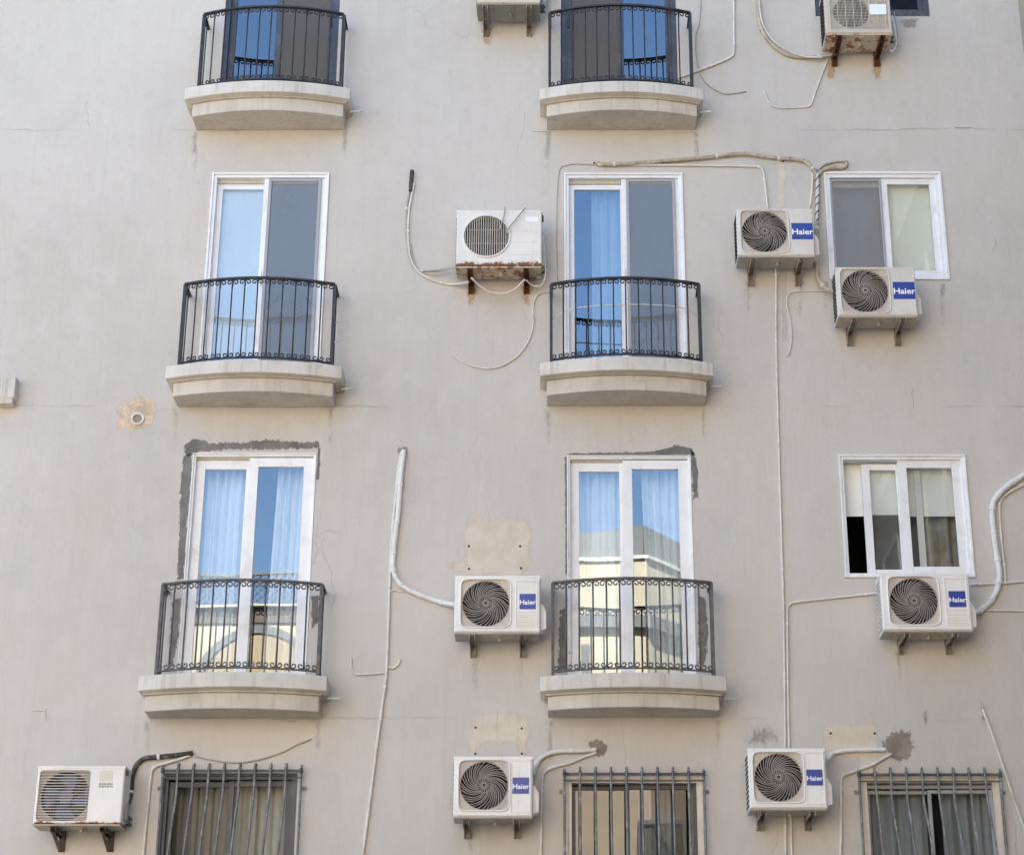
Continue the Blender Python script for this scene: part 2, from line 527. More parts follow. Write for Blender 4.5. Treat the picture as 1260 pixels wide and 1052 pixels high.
TAN = M('tan_arch_infill', (0.40, 0.29, 0.17), 0.8, 0.15, 1.5)
CREAMB = M('cream_side_building', (0.72, 0.63, 0.48), 0.85, 0.06, 1.0)
ASPH = M('asphalt', (0.055, 0.054, 0.052), 0.9, 0.15, 2, 0.5, 60)
PAVE = M('pavement_concrete', (0.20, 0.178, 0.15), 0.9, 0.12, 1.5, 0.3, 30)
GROUND = M('dusty_ground', (0.15, 0.13, 0.105), 0.95, 0.15, 0.3, 0.3, 10)
PAINTW = M('road_paint', (0.7, 0.7, 0.68), 0.8, 0.08)

# ------------------------------------------------------------------ ground and street
o = MB().add([(-600, -600, 0), (600, -600, 0), (600, 600, 0), (-600, 600, 0)], [(0, 1, 2, 3)]).build('ground', GROUND, kind='structure')
o = MB().add([(-80, -16, 0.004), (80, -16, 0.004), (80, -5, 0.004), (-80, -5, 0.004)], [(0, 1, 2, 3)]).build('road', ASPH, kind='structure')
mk = MB()
for i in range(26):
    x = -78 + i * 6
    mk.add([(x, -10.55, 0.008), (x + 3, -10.55, 0.008), (x + 3, -10.42, 0.008), (x, -10.42, 0.008)], [(0, 1, 2, 3)])
mk.build('road_marking', PAINTW, kind='structure')
MB().box(-80, 80, -4.85, -0.02, 0, 0.12).build('pavement', PAVE, kind='structure')
MB().box(-80, 80, -21.5, -16.15, 0, 0.12).build('far_pavement', PAVE, kind='structure')
kb = MB()
kb.box(-80, 80, -5.0, -4.853, 0, 0.13)
kb.box(-80, 80, -16.147, -16.0, 0, 0.13)
kb.build('kerb', PAVE, kind='structure')

# ------------------------------------------------------------------ the apartment building
XR = at(1256, 35).x                   # its right edge shows at the top right of the photo
XL = -9.2
ZT = 19.0
bld = empty('apartment_building', (0, 0, 0), 'weathered grey rendered apartment facade with three rows of small balconies', 'building')


class Op:
    pass


def opening(l, r, ty, top, bot, bot_y=0.0, right_ty=None):
    o = Op()
    o.x0, o.x1 = at(l, ty).x, at(r, ty).x
    o.z1 = top
    o.z0 = bot
    return o


# balconies: cornice left,right at its corner top; corner top y; block left,right; block bottom y; fascia bottom y; block top y; rail left,right,y; bottom-left
BAL = {
    'A1': dict(c=(227.6, 431, 108.8), b=(237, 422.5, 144), fb=122.6, bt=129, r=(251.4, 423, 18.3)),
    'A2': dict(c=(664, 865.4, 109.5), b=(672.7, 857.5, 143.7), fb=123, bt=129.5, r=(676.5, 849, 16.5)),
    'B1': dict(c=(204.5, 421, 450.6), b=(213.6, 410, 488), fb=466, bt=471.5, r=(228.0, 412.0, 350)),
    'B2': dict(c=(664.3, 877.7, 446.6), b=(672.7, 869, 486.7), fb=463, bt=468.5, r=(678.3, 860, 350)),
    'C1': dict(c=(170.7, 402.8, 831.5), b=(178.6, 392.7, 875.6), fb=850, bt=856, r=(200.6, 396, 719)),
    'C2': dict(c=(664.6, 894, 832), b=(674, 885, 874), fb=850.5, bt=856.5, r=(680.4, 875, 717)),
}
CD, CS = 0.33, 0.15       # cornice corner depth and sagitta
BD, BS = 0.26, 0.13
RD, RS = 0.27, 0.14
for k, b in BAL.items():
    b['zt'] = at(b['c'][0], b['c'][2], -CD).z
    b['zf'] = at(b['c'][0], b['fb'], -CD).z
    b['zb0'] = at(b['b'][0], b['b'][2], -BD).z
    b['zb1'] = at(b['b'][0], b['bt'], -BD).z

OPN = {
    'B1': opening(261.5, 406, 213, at(330, 213).z, BAL['B1']['zt'] + 0.01),
    'B2': opening(693.5, 840, 213.5, at(760, 213.5).z, BAL['B2']['zt'] + 0.01),
    'C1': opening(237.5, 390, 557, at(315, 557).z, BAL['C1']['zt'] + 0.01),
    'C2': opening(697.3, 850, 560, at(775, 560).z, BAL['C2']['zt'] + 0.01),
    'RB': opening(1012.5, 1157.6, 212, at(1085, 212).z, at(1090, 345).z),
    'RC': opening(1030.7, 1187.6, 559.5, at(1110, 559.5).z, at(1120, 711).z),
    'RA': opening(1003, 1143.5, 10, at(1070, 20.6).z + 1.15, at(1070, 20.6).z),
    'D1': opening(200.5, 366.5, 951, at(280, 951).z, at(280, 951).z - 1.6),
    'D2': opening(695.6, 864.5, 955, at(780, 955).z, at(780, 955).z - 1.6),
    'D3': opening(1057.5, 1228.6, 954, at(1140, 954).z, at(1140, 954).z - 1.6),
}
hB = OPN['B1'].z1 - OPN['B1'].z0
OPN['A1'] = opening(273.5, 415.5, 60, BAL['A1']['zt'] + hB, BAL['A1']['zt'] + 0.01)
OPN['A2'] = opening(690.5, 833, 60, BAL['A2']['zt'] + hB, BAL['A2']['zt'] + 0.01)

# front wall with its openings and reveals
xs = sorted(set([XL, XR] + [v for o in OPN.values() for v in (o.x0, o.x1)]))
zs = sorted(set([0.0, ZT] + [v for o in OPN.values() for v in (o.z0, o.z1)]))
mb = MB()
REV = 0.22
for i in range(len(xs) - 1):
    for j in range(len(zs) - 1):
        cx, cz = (xs[i] + xs[i + 1]) / 2, (zs[j] + zs[j + 1]) / 2
        if any(o.x0 < cx < o.x1 and o.z0 < cz < o.z1 for o in OPN.values()):
            continue
        mb.add([(xs[i], 0, zs[j]), (xs[i + 1], 0, zs[j]), (xs[i + 1], 0, zs[j + 1]), (xs[i], 0, zs[j + 1])], [(0, 1, 2, 3)])
for o in OPN.values():
    a, b, c, d = o.x0, o.x1, o.z0, o.z1
    mb.add([(a, 0, c), (b, 0, c), (b, 0, d), (a, 0, d), (a, REV, c), (b, REV, c), (b, REV, d), (a, REV, d)],
           [(0, 1, 5, 4), (1, 2, 6, 5), (2, 3, 7, 6), (3, 0, 4, 7)])
me = bpy.data.meshes.new('wall')
me.from_pydata(mb.v, [], mb.f)
me.materials.append(WALL)
wall = bpy.data.objects.new('wall', me)
COL.objects.link(wall)
wall.parent = bld
BK = 9.0
MB().box(XL, XL + 0.25, 0.001, BK, 0, ZT).build('side_wall', WALL, bld)
MB().box(XR - 0.25, XR, 0.001, BK, 0, ZT).build('side_wall', WALL, bld)
MB().box(XL + 0.25, XR - 0.25, BK - 0.25, BK, 0, ZT).build('rear_wall', WALL, bld)
MB().box(XL, XR, 0.001, BK, ZT, ZT + 0.3).build('roof', ROOF, bld)
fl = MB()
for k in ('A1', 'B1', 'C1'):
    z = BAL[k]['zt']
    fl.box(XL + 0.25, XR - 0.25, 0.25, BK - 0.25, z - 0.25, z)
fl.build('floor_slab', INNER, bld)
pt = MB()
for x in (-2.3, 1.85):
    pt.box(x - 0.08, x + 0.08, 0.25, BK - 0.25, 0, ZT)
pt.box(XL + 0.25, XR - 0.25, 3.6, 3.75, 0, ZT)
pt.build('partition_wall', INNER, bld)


# ------------------------------------------------------------------ windows
def frame_box(mb, x0, x1, z0, z1, w_, y0, y1, wt=None, wb=None, mi=0):
    wt = w_ if wt is None else wt
    wb = w_ if wb is None else wb
    mb.box(x0, x0 + w_, y0, y1, z0, z1, mi)
    mb.box(x1 - w_, x1, y0, y1, z0, z1, mi)
    mb.box(x0 + w_, x1 - w_, y0, y1, z1 - wt, z1, mi)
    mb.box(x0 + w_, x1 - w_, y0, y1, z0, z0 + wb, mi)


def window(o, mat, fw=0.05, y=0.0, label=None, trim=True, depth=0.11):
    """outer frame; returns the part object"""
    mb = MB()
    frame_box(mb, o.x0 + 0.002, o.x1 - 0.002, o.z0 + 0.002, o.z1 - 0.002, fw, y, y + depth)
    if trim:   # a raised lip along the outside of the frame
        frame_box(mb, o.x0 + 0.002, o.x1 - 0.002, o.z0 + 0.002, o.z1 - 0.002, fw * 0.4, y - 0.018, y - 0.001)
    ob = mb.build('window', mat, bld, bevel=0.003)
    if label:
        ob['label'] = label
    return ob


def sash(win, x0, x1, z0, z1, st, y, mat, glass, th=0.032, name='sash', rail=None):
    mb = MB()
    frame_box(mb, x0, x1, z0, z1, st, y, y + th, rail, rail)
    s = mb.build(name, mat, win, bevel=0.003)
    rl = rail or st
    g = MB().box(x0 + st - 0.004, x1 - st + 0.004, y + th * 0.45, y + th * 0.6, z0 + rl - 0.004, z1 - rl + 0.004)
    # one single sheet, so the view passes one surface only
    g = MB().add([(x0 + st - 0.003, y + th * 0.5, z0 + rl - 0.003), (x1 - st + 0.003, y + th * 0.5, z0 + rl - 0.003), (x1 - st + 0.003, y + th * 0.5, z1 - rl + 0.003), (x0 + st - 0.003, y + th * 0.5, z1 - rl + 0.003)], [(0, 1, 2, 3)])
    nm = 'insect_screen' if name == 'screen_frame' else 'pane'
    g.build(nm, glass, win)
    return s


def cloth(name, x0, x1, z0, z1, y, mat, label, cat, folds=0, amp=0.03, group=None, taper=0.0):
    n = max(2, folds * 8)
    mb = MB()
    rnd = random.Random(int(x0 * 1000) + int(z0 * 77))
    ph = [rnd.uniform(-0.5, 0.5) for _ in range(n + 1)]
    vs = []
    rows = 5
    for j in range(rows + 1):
        for i in range(n + 1):
            t = i / n
            a = math.sin(t * folds * 2 * math.pi + ph[i // 8] * 1.6) if folds else 0
            b = math.sin(t * folds * 0.73 * 2 * math.pi + 1.3 + 0.35 * j) if folds else 0
            dy = amp * (0.7 * a + 0.5 * b)
            vs.append((x0 + (x1 - x0) * t + taper * (1 - j / rows) * (1 - t), y + dy, z0 + (z1 - z0) * j / rows))
    fs = [(j * (n + 1) + i, j * (n + 1) + i + 1, (j + 1) * (n + 1) + i + 1, (j + 1) * (n + 1) + i) for j in range(rows) for i in range(n)]
    ob = mb.add(vs, fs).build(name, mat, smooth=folds > 0)
    so_ = ob.modifiers.new('thick', 'SOLIDIFY')
    so_.thickness = 0.002
    return tag(ob, label, cat, group)


def X(px, py, y=0.04):
    return at(px, py, y).x


# B1, B2: white balcony doors with an insect screen on the right
for k, xl, xm, lab in (('B1', 326, 333, 'white balcony door with pale blind behind the left pane'),
                       ('B2', 764, 770, 'white balcony door with deep blue reflection in the left pane')):
    o = OPN[k]
    wn_ = window(o, UPVC, 0.05, 0.0, lab)
    f = 0.05
    m = X((xl + xm) / 2, 213)
    sash(wn_, o.x0 + f, m + 0.02, o.z0 + f, o.z1 - f - 0.045, 0.055, 0.065, UPVC, GLASS if k == 'B1' else GLASSB)
    MB().box(o.x0 + f, m - 0.03, 0.05, 0.10, o.z1 - f - 0.043, o.z1 - f - 0.001).build('head_track', TRACK, wn_)
    sash(wn_, m - 0.026, o.x1 - f, o.z0 + f, o.z1 - f, 0.052, 0.028, UPVC, GLASSB)
    sash(wn_, m + 0.022, o.x1 - f - 0.03, o.z0 + f + 0.01, o.z1 - f - 0.012, 0.03, 0.004, GREYAL, SCREEN, th=0.018, name='screen_frame')
    MB().box(m - 0.012, m + 0.004, 0.010, 0.027, o.z0 + 1.0, o.z0 + 1.16).build('handle', UPVC, wn_, bevel=0.003)
o = OPN['B1']
cloth('roller_blind', o.x0 + 0.06, (o.x0 + o.x1) / 2 + 0.02, o.z0 + 0.03, o.z1 - 0.05, 0.125, BLIND,
      'plain white blind drawn down behind the left pane of the left middle balcony door', 'blind')
o = OPN['B2']
cloth('curtain', o.x0 + 0.28, (o.x0 + o.x1) / 2 + 0.02, o.z0 + 0.03, o.z1 - 0.05, 0.20, CURT,
      'white curtain half drawn behind the blue left pane of the right middle balcony door', 'curtain', 4, 0.02)
# C1, C2: white double sliding doors with curtains
for k, xm, lab in (('C1', 311, 'white sliding balcony door edged with dark mortar, gap between its curtains'),
                   ('C2', 772, 'white sliding balcony door that mirrors a rooftop')):
    o = OPN[k]
    wn_ = window(o, UPVC if k == 'C1' else UPVC, 0.03, 0.012, lab, trim=True)
    f = 0.03
    m = X(xm, 600)
    sash(wn_, o.x0 + f, m + 0.01, o.z0 + f, o.z1 - f - 0.02, 0.085, 0.07, UPVC, GLASS, rail=0.09)
    MB().box(o.x0 + f, m - 0.05, 0.055, 0.11, o.z1 - f - 0.018, o.z1 - f - 0.001).build('head_track', TRACK, wn_)
    sash(wn_, m - 0.045, o.x1 - f, o.z0 + f, o.z1 - f - 0.01, 0.09, 0.030, UPVC, GLASS, rail=0.09)
o = OPN['C1']
cloth('curtain', o.x0 + 0.08, X(305, 600), o.z0 + 0.02, o.z1 - 0.06, 0.22, CURT,
      'white folded curtain filling the left pane of the lower left balcony door', 'curtain', 6, 0.035)
cloth('curtain', X(338, 600), o.x1 - 0.05, o.z0 + 0.02, o.z1 - 0.06, 0.22, CURT,
      'white folded curtain at the right edge of the lower left balcony door', 'curtain', 5, 0.035, taper=-0.05)
o = OPN['C2']
cloth('curtain', o.x0 + 0.05, X(770, 600), o.z0 + 0.02, o.z1 - 0.06, 0.22, CURT,
      'white folded curtain filling the left pane of the lower right balcony door', 'curtain', 6, 0.035)
cloth('curtain', X(790, 600), o.x1 - 0.04, o.z0 + 0.02, o.z1 - 0.06, 0.22, CURT,
      'white folded curtain at the right side of the lower right balcony door', 'curtain', 5, 0.035, taper=0.06)
# A1, A2: charcoal doors
for k, flip, xm, lab in (('A1', False, 342, 'charcoal balcony door, blue pane on its left'), ('A2', True, 764, 'charcoal balcony door, blue pane on its right')):
    o = OPN[k]
    wn_ = window(o, CHAR, 0.05, 0.03, lab, trim=False)
    f = 0.05
    m = X(xm, 50)
    if not flip:
        sash(wn_, o.x0 + f, m + 0.03, o.z0 + f, o.z1 - f, 0.06, 0.085, CHAR, GLASSB)
        sash(wn_, m - 0.03, o.x1 - f, o.z0 + f, o.z1 - f, 0.06, 0.045, CHAR, SCREEND, name='screen_frame')
        MB().box(o.x1 - f - 0.05, o.x1 - f - 0.025, 0.03, 0.044, o.z0 + 0.95, o.z0 + 1.12).build('handle', IRON, wn_, bevel=0.003)
    else:
        sash(wn_, m - 0.03, o.x1 - f, o.z0 + f, o.z1 - f, 0.06, 0.085, CHAR, GLASSB)
        sash(wn_, o.x0 + f, m + 0.03, o.z0 + f, o.z1 - f, 0.06, 0.045, CHAR, SCREEND, name='screen_frame')
        MB().box(o.x0 + f + 0.015, o.x0 + f + 0.04, 0.03, 0.044, o.z0 + 0.95, o.z0 + 1.12).build('handle', IRON, wn_, bevel=0.003)
# RB
o = OPN['RB']
wn_ = window(o, UPVC, 0.06, 0.0, 'white window with grey screen left and pale blind right')
m = X(1086, 225)
sash(wn_, m - 0.02, o.x1 - 0.06, o.z0 + 0.06, o.z1 - 0.06, 0.06, 0.03, UPVC, GLASSC)
sash(wn_, o.x0 + 0.06, m + 0.03, o.z0 + 0.06, o.z1 - 0.085, 0.05, 0.07, UPVC, GLASSC)
sash(wn_, o.x0 + 0.062, m - 0.025, o.z0 + 0.062, o.z1 - 0.075, 0.02, 0.012, GREYAL, SCREENW, th=0.016, name='screen_frame')
cloth('roller_blind', X(1091, 240), o.x1 - 0.03, o.z0 + 0.02, o.z1 - 0.05, 0.135, BLINDG,
      'pale greenish blind behind the right pane of the white window above a boxy fan unit', 'blind')
cloth('curtain', o.x0 + 0.03, X(1088, 240), o.z0 + 0.02, o.z1 - 0.05, 0.16, CURTG,
      'grey curtain behind the screened left half of the upper white window', 'curtain', 4, 0.02)
# RC
o = OPN['RC']
wn_ = window(o, UPVC, 0.045, 0.0, 'white sliding window left ajar with a black gap and half drawn blind')
zb = o.z0 + 0.045
zt = o.z1 - 0.045
sash(wn_, X(1060, 570), X(1112, 570), zb, zt - 0.02, 0.075, 0.075, UPVC, GLASSC, rail=0.06)
sash(wn_, X(1103.5, 570), o.x1 - 0.045, zb, zt, 0.085, 0.03, UPVC, GLASSC, rail=0.075)
MB().box(X(1125, 570), X(1133, 570), 0.112, 0.13, zb, zt).build('inner_stile', UPVC, wn_)
zmid = at(1080, 635, 0.15).z
cloth('roller_blind', o.x0 + 0.03, o.x1 - 0.03, zmid, o.z1 - 0.03, 0.16, BLIND,
      'white roller blind pulled halfway down behind the sliding window left ajar', 'blind')
MB().add([(X(1069, 570), 0.115, zb + 0.05), (X(1106, 570), 0.115, zb + 0.05), (X(1106, 570), 0.115, zmid), (X(1069, 570), 0.115, zmid)], [(0, 1, 2, 3)]).build('insect_screen', SCREEND, wn_)
cloth('curtain', X(1133, 570), o.x1 - 0.02, o.z0 + 0.02, zmid + 0.05, 0.24, M('brown_reflection_cloth', (0.30, 0.26, 0.21), 0.9, 0.3, 5),  # brown cloth colour stands in for the warm reflections in the right pane
      'brown cloth standing in for warm reflections low in the right pane of the window left ajar', 'curtain', 3, 0.03)
# RA
o = OPN['RA']
wn_ = window(o, CHAR, 0.06, 0.02, 'charcoal window at the top right behind a fan unit', trim=False)
m = (o.x0 + o.x1) / 2
sash(wn_, m - 0.03, o.x1 - 0.06, o.z0 + 0.06, o.z1 - 0.06, 0.05, 0.04, CHAR, GLASSD)
sash(wn_, o.x0 + 0.06, m + 0.03, o.z0 + 0.06, o.z1 - 0.06, 0.05, 0.08, CHAR, GLASSD)
# D row
o = OPN['D1']
wn_ = window(o, CHAR, 0.05, 0.03, 'dark framed ground row window', trim=True)
m = X(286, 960)
sash(wn_, o.x0 + 0.05, m + 0.03, o.z0 + 0.05, o.z1 - 0.06, 0.05, 0.08, CHAR, GLASSD)
sash(wn_, m - 0.03, o.x1 - 0.05, o.z0 + 0.05, o.z1 - 0.06, 0.05, 0.045, CHAR, GLASSD)
cloth('curtain', m + 0.0, o.x1 - 0.03, o.z0 + 0.02, o.z1 - 0.03, 0.2, CURTB,
      'drab beige curtain in the right half of the barred window at lower left', 'curtain', 5, 0.03)
cloth('curtain', o.x0 + 0.05, m - 0.01, o.z0 + 0.02, o.z1 - 0.03, 0.26, M('brown_net_curtain', (0.27, 0.245, 0.22), 0.9, 0.1),
      'brown curtain in the left half of the barred window at lower left', 'curtain', 4, 0.03)
o = OPN['D2']
wn_ = window(o, UPVCOLD, 0.055, 0.0, 'cream framed barred window with dark inner sashes', trim=True)
m = X(772, 960)
sash(wn_, o.x0 + 0.055, m + 0.02, o.z0 + 0.055, o.z1 - 0.07, 0.035, 0.075, CHAR, GLASSM)
sash(wn_, m - 0.02, o.x1 - 0.055, o.z0 + 0.055, o.z1 - 0.07, 0.035, 0.04, CHAR, GLASSM)
cloth('curtain', m + 0.1, o.x1 - 0.25, o.z0 + 0.02, o.z1 - 0.03, 0.22, CURTG,
      'grey curtain behind the middle barred window', 'curtain', 4, 0.03)
o = OPN['D3']
wn_ = window(o, UPVCOLD, 0.06, 0.0, 'cream framed barred window with grimy grey curtains', trim=True)
m = X(1143, 960)
sash(wn_, o.x0 + 0.06, m + 0.02, o.z0 + 0.06, o.z1 - 0.12, 0.03, 0.075, GREYAL, GLASSD)
sash(wn_, m - 0.02, o.x1 - 0.06, o.z0 + 0.06, o.z1 - 0.12, 0.03, 0.04, GREYAL, GLASSD)
MB().box(o.x0 + 0.06, o.x1 - 0.06, 0.05, 0.075, o.z1 - 0.105, o.z1 - 0.075).build('head_track', GREYAL, wn_)
cloth('curtain', o.x0 + 0.03, m - 0.02, o.z0 + 0.02, o.z1 - 0.03, 0.17, CURTG,
      'grimy grey curtain in the left half of the barred window at lower right', 'curtain', 4, 0.035)
cloth('curtain', m + 0.12, o.x1 - 0.03, o.z0 + 0.02, o.z1 - 0.03, 0.17, CURTG,
      'grimy grey curtain in the right half of the barred window at lower right', 'curtain', 4, 0.035)


# ------------------------------------------------------------------ balconies
def arc_outline(x0, x1, dc, sag, n=20, back=0.0, off=0.0):
    xc, hw = (x0 + x1) / 2, (x1 - x0) / 2 + off
    pts = [(xc + hw, back), (xc - hw, back)]
    for i in range(n + 1):
        t = -1 + 2 * i / n
        pts.append((xc + t * hw, -(dc + off + sag * (1 - t * t))))
    return pts


def scroll(mb, fr, top, side, sgn, sc=1.0, r=0.0068):
    """a C-scroll beside a bar; fr maps (along, z) to a world point"""
    pts = []
    n = 15
    for i in range(n + 1):
        u = i / n
        th_ = math.pi - u * math.pi * 2.1
        rad = (0.029 - 0.020 * u) * sc
        cx = 0.031 * sc
        pts.append(fr(side * (cx + rad * math.cos(th_)), top - sgn * (0.034 * sc - rad * math.sin(th_))))
    # a short tail that joins the bar
    pts.insert(0, fr(side * 0.001, top - sgn * 0.075 * sc))
    mb.tube(pts, r, 5)


def balcony(key, iron, lab, sc=1.0, nbar=11, drain=True):
    b = BAL[key]
    bx0, bx1 = at(b['b'][0], b['bt'], -BD).x, at(b['b'][1], b['bt'], -BD).x
    cx0, cx1 = at(b['c'][0], b['c'][2], -CD).x, at(b['c'][1], b['c'][2], -CD).x
    z0, z1, z2, zt = b['zb0'], b['zb1'], b['zf'], b['zt']
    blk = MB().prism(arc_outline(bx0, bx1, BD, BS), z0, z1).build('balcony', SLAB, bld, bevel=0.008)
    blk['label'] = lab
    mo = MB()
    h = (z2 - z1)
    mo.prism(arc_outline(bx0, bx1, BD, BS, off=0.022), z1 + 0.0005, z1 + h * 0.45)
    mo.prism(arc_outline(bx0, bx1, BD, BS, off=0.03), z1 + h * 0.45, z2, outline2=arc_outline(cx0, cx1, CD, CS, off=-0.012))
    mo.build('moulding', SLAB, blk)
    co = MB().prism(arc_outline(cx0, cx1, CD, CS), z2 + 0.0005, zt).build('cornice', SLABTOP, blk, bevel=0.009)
    if drain:
        p = Vector((cx1 - 0.02, -0.12, z2 - 0.015))
        MB().tube([p, p + Vector((0.12, -0.01, 0.0))], 0.011, 8).build('drain_pipe', PIPEW, blk, smooth=True)
    # railing
    rx0, rx1 = at(b['r'][0], b['r'][2], -RD).x, at(b['r'][1], b['r'][2], -RD).x
    zr = at(b['r'][0], b['r'][2], -RD).z
    xc, hw = (rx0 + rx1) / 2, (rx1 - rx0) / 2

    def P(t, z):
        return Vector((xc + t * hw, -(RD + RS * (1 - t * t)), z))
    hr = MB()
    N = 24
    ring = [P(-1 + 2 * i / N, zr) for i in range(N + 1)]

    def ribbon(pts, wid, hgt, mbx):
        vs, fs = [], []
        for i, p in enumerate(pts):
            d = (pts[min(i + 1, len(pts) - 1)] - pts[max(i - 1, 0)]).normalized()
            nn = Vector((-d.y, d.x, 0))
            for sx, sz in ((-1, -1), (1, -1), (1, 1), (-1, 1)):
                vs.append(p + nn * sx * wid / 2 + Vector((0, 0, sz * hgt / 2)))
        n = len(pts)
        for i in range(n - 1):
            for k in range(4):
                fs.append((i * 4 + k, i * 4 + (k + 1) % 4, (i + 1) * 4 + (k + 1) % 4, (i + 1) * 4 + k))
        fs += [(0, 3, 2, 1), tuple((n - 1) * 4 + k for k in range(4))]
        mbx.add(vs, fs)
    ribbon(ring, 0.034, 0.018, hr)
    ribbon([Vector((rx0, -0.002, zr)), Vector((rx0, -RD + 0.018, zr))], 0.034, 0.018, hr)
    ribbon([Vector((rx1, -0.002, zr)), Vector((rx1, -RD + 0.018, zr))], 0.034, 0.018, hr)
    hr.build('handrail', iron, blk)
    br = MB()
    zb = zt + 0.055
    ribbon([P(-1 + 2 * i / N, zb) for i in range(N + 1)], 0.026, 0.012, br)
    ribbon([Vector((rx0, -0.002, zb)), Vector((rx0, -RD + 0.014, zb))], 0.026, 0.012, br)
    ribbon([Vector((rx1, -0.002, zb)), Vector((rx1, -RD + 0.014, zb))], 0.026, 0.012, br)
    br.build('bottom_rail', iron, blk)
    for x in (rx0, rx1):
        MB().box(x - 0.014, x + 0.014, -RD - 0.014, -RD + 0.014, zt - 0.004, zr - 0.009).build('post', iron, blk)
    src = None
    for i in range(1, nbar + 1):
        t = -1 + 2 * i / (nbar + 1)
        p = P(t, 0)
        if src is None:
            src = MB().tube([(0, 0, zb), (0, 0, zr - 0.008)], 0.0068 if key[0] != 'C' else 0.008, 8).build('baluster', iron, blk, smooth=True)
            o_ = src
        else:
            o_ = src.copy()
            COL.objects.link(o_)
        o_.location = (p.x + random.uniform(-0.004, 0.004), p.y, 0)
    for x in (rx0, rx1):
        for q in (0.36, 0.70):
            o_ = src.copy()
            COL.objects.link(o_)
            o_.location = (x, -RD * q, 0)
    sw = MB()
    ts = [-1 + 2 * i / (nbar + 1) for i in range(0, nbar + 2)]
    for i, t in enumerate(ts):
        sp = hw * 2 / (nbar + 1) / 0.122
        for side in (-1, 1):
            if (i == 0 and side < 0) or (i == len(ts) - 1 and side > 0):
                continue

            def fr(a, z, t=t):
                return P(t + a / hw, z)
            scroll(sw, fr, zr - 0.009, side, 1, sp * 0.98 * sc)
            scroll(sw, fr, zb + 0.004, side, -1, sp * 0.9 * sc)
    for x in (rx0, rx1):
        for q in (0.36, 0.70, 1.0):
            for side in (-1, 1):
                def fr2(a, z, x=x, q=q):
                    return Vector((x, -RD * q + a, z))
                if q == 1.0 and side < 0:
                    continue
                scroll(sw, fr2, zr - 0.009, side, 1, 0.8 * sc)
                scroll(sw, fr2, zb + 0.004, side, -1, 0.75 * sc)
    sw.build('scrollwork', iron, blk, smooth=True, kind='stuff')
    # fixing lugs half way up the corner posts
    for x in (rx0, rx1):
        zc = zt + (zr - zt) * 0.62
        MB().tube([(x, -RD + 0.015, zc), (x, -RD + 0.045, zc + 0.004), (x, -RD + 0.05, zc - 0.05)], 0.012, 6).build('lug', iron, blk)
    return blk, P, zr, zt


balcony('A1', IRON, 'top left balcony with black iron railing')
balcony('A2', IRON, 'top right balcony with black iron railing')
bB1 = balcony('B1', IRON, 'middle left balcony with black iron railing')
bB2 = balcony('B2', IRON, 'middle right balcony with black iron railing and a wire tied across')
balcony('C1', IRON2, 'lower left balcony with worn scrolled railing', 1.08)
balcony('C2', IRON2, 'lower right balcony with worn scrolled railing', 1.08)


# ------------------------------------------------------------------ window grilles
def grille(px_l, px_r, rail_y, top_y, depth, lab, lean=0.0, wob=0.0, n=10):
    x0, x1 = at(px_l, rail_y, -0.06).x, at(px_r, rail_y, -0.06).x
    zr = at(px_l, rail_y, -0.06).z
    zt = at(px_l, top_y, -0.06).z
    g = MB().bar((x0 - 0.015, -0.06, zr), (x1 + 0.015, -0.06, zr), 0.022, 0.014).build('window_grille', BARD, bld)
    g['label'] = lab
    MB().bar((x0 - 0.01, -0.065, zr - 0.06), (x1 + 0.01, -0.065, zr - 0.06), 0.012, 0.012).build('grille_rail', BARD, g)
    rnd = random.Random(int(px_l))
    for i in range(n):
        x = x0 + (x1 - x0) * i / (n - 1)
        if i in (0, n - 1):
            pts = [(x, -0.06, zt - 0.005), (x, -0.06, zr - 0.5), (x, -0.07, zr - 1.5)]
        else:
            a = wob
            pts = [(x + 0.003, -0.045, zt - 0.02), (x + 0.002, -0.058, zt), (x, -0.078, zt - 0.012), (x, -0.08, zr - 0.04),
                   (x + rnd.uniform(-a, a), -0.08, zr - 0.22), (x + lean * 0.3 + rnd.uniform(-a, a), -0.08 - depth * 0.45, zr - 0.42),
                   (x + lean * 0.6 + rnd.uniform(-a, a), -0.08 - depth * 0.8, zr - 0.62), (x + lean, -0.08 - depth, zr - 0.85), (x + lean, -0.08 - depth, zr - 1.5)]
        pts = smooth_path(pts, 4)
        MB().tube(pts, 0.0115, 6).build('grille_bar', BARS, g, smooth=True)
        # collar where the bar passes the rail
        MB().tube([(x, -0.075, zr - 0.022), (x, -0.075, zr + 0.022)], 0.016, 6).build('collar', BARD, g)
    for x, d in ((x0, -1), (x1, 1)):
        MB().box(x, x + d * 0.045, -0.016, -0.002, zr - 0.16, zr - 0.13).build('fixing_tab', BARS, g)
    return g


grille(200.5, 371, 948, 940, 0.10, 'leftmost window grille', -0.02)
grille(694.5, 866, 952, 944.5, 0.08, 'middle window grille')
grille(1057, 1230.7, 952.8, 945, 0.10, 'rightmost window grille with flaking wavy bars', 0.03, 0.010)

# neighbouring balcony stub at the left edge of the picture
p0 = at(-90, 463, -0.12)
p1 = at(20, 463, -0.12)
zl = at(10, 496, -0.12).z
stub = MB().box(p0.x, p1.x - 0.012, -0.11, 0.0, zl, p0.z - 0.002).build('ledge', SLAB, bld, bevel=0.008)
stub['label'] = 'cut off end of a ledge at the left edge'
MB().box(p0.x, p1.x, -0.12, -0.0, zl + 0.06, p0.z).build('cornice', SLABTOP, stub, bevel=0.008)
for k in range(3):
    MB().box(p1.x - 0.09 - 0.03 * k, p1.x - 0.085 - 0.03 * k, -0.123, -0.1205, zl + 0.07, p0.z - 0.01).build('groove', SLAB, stub)


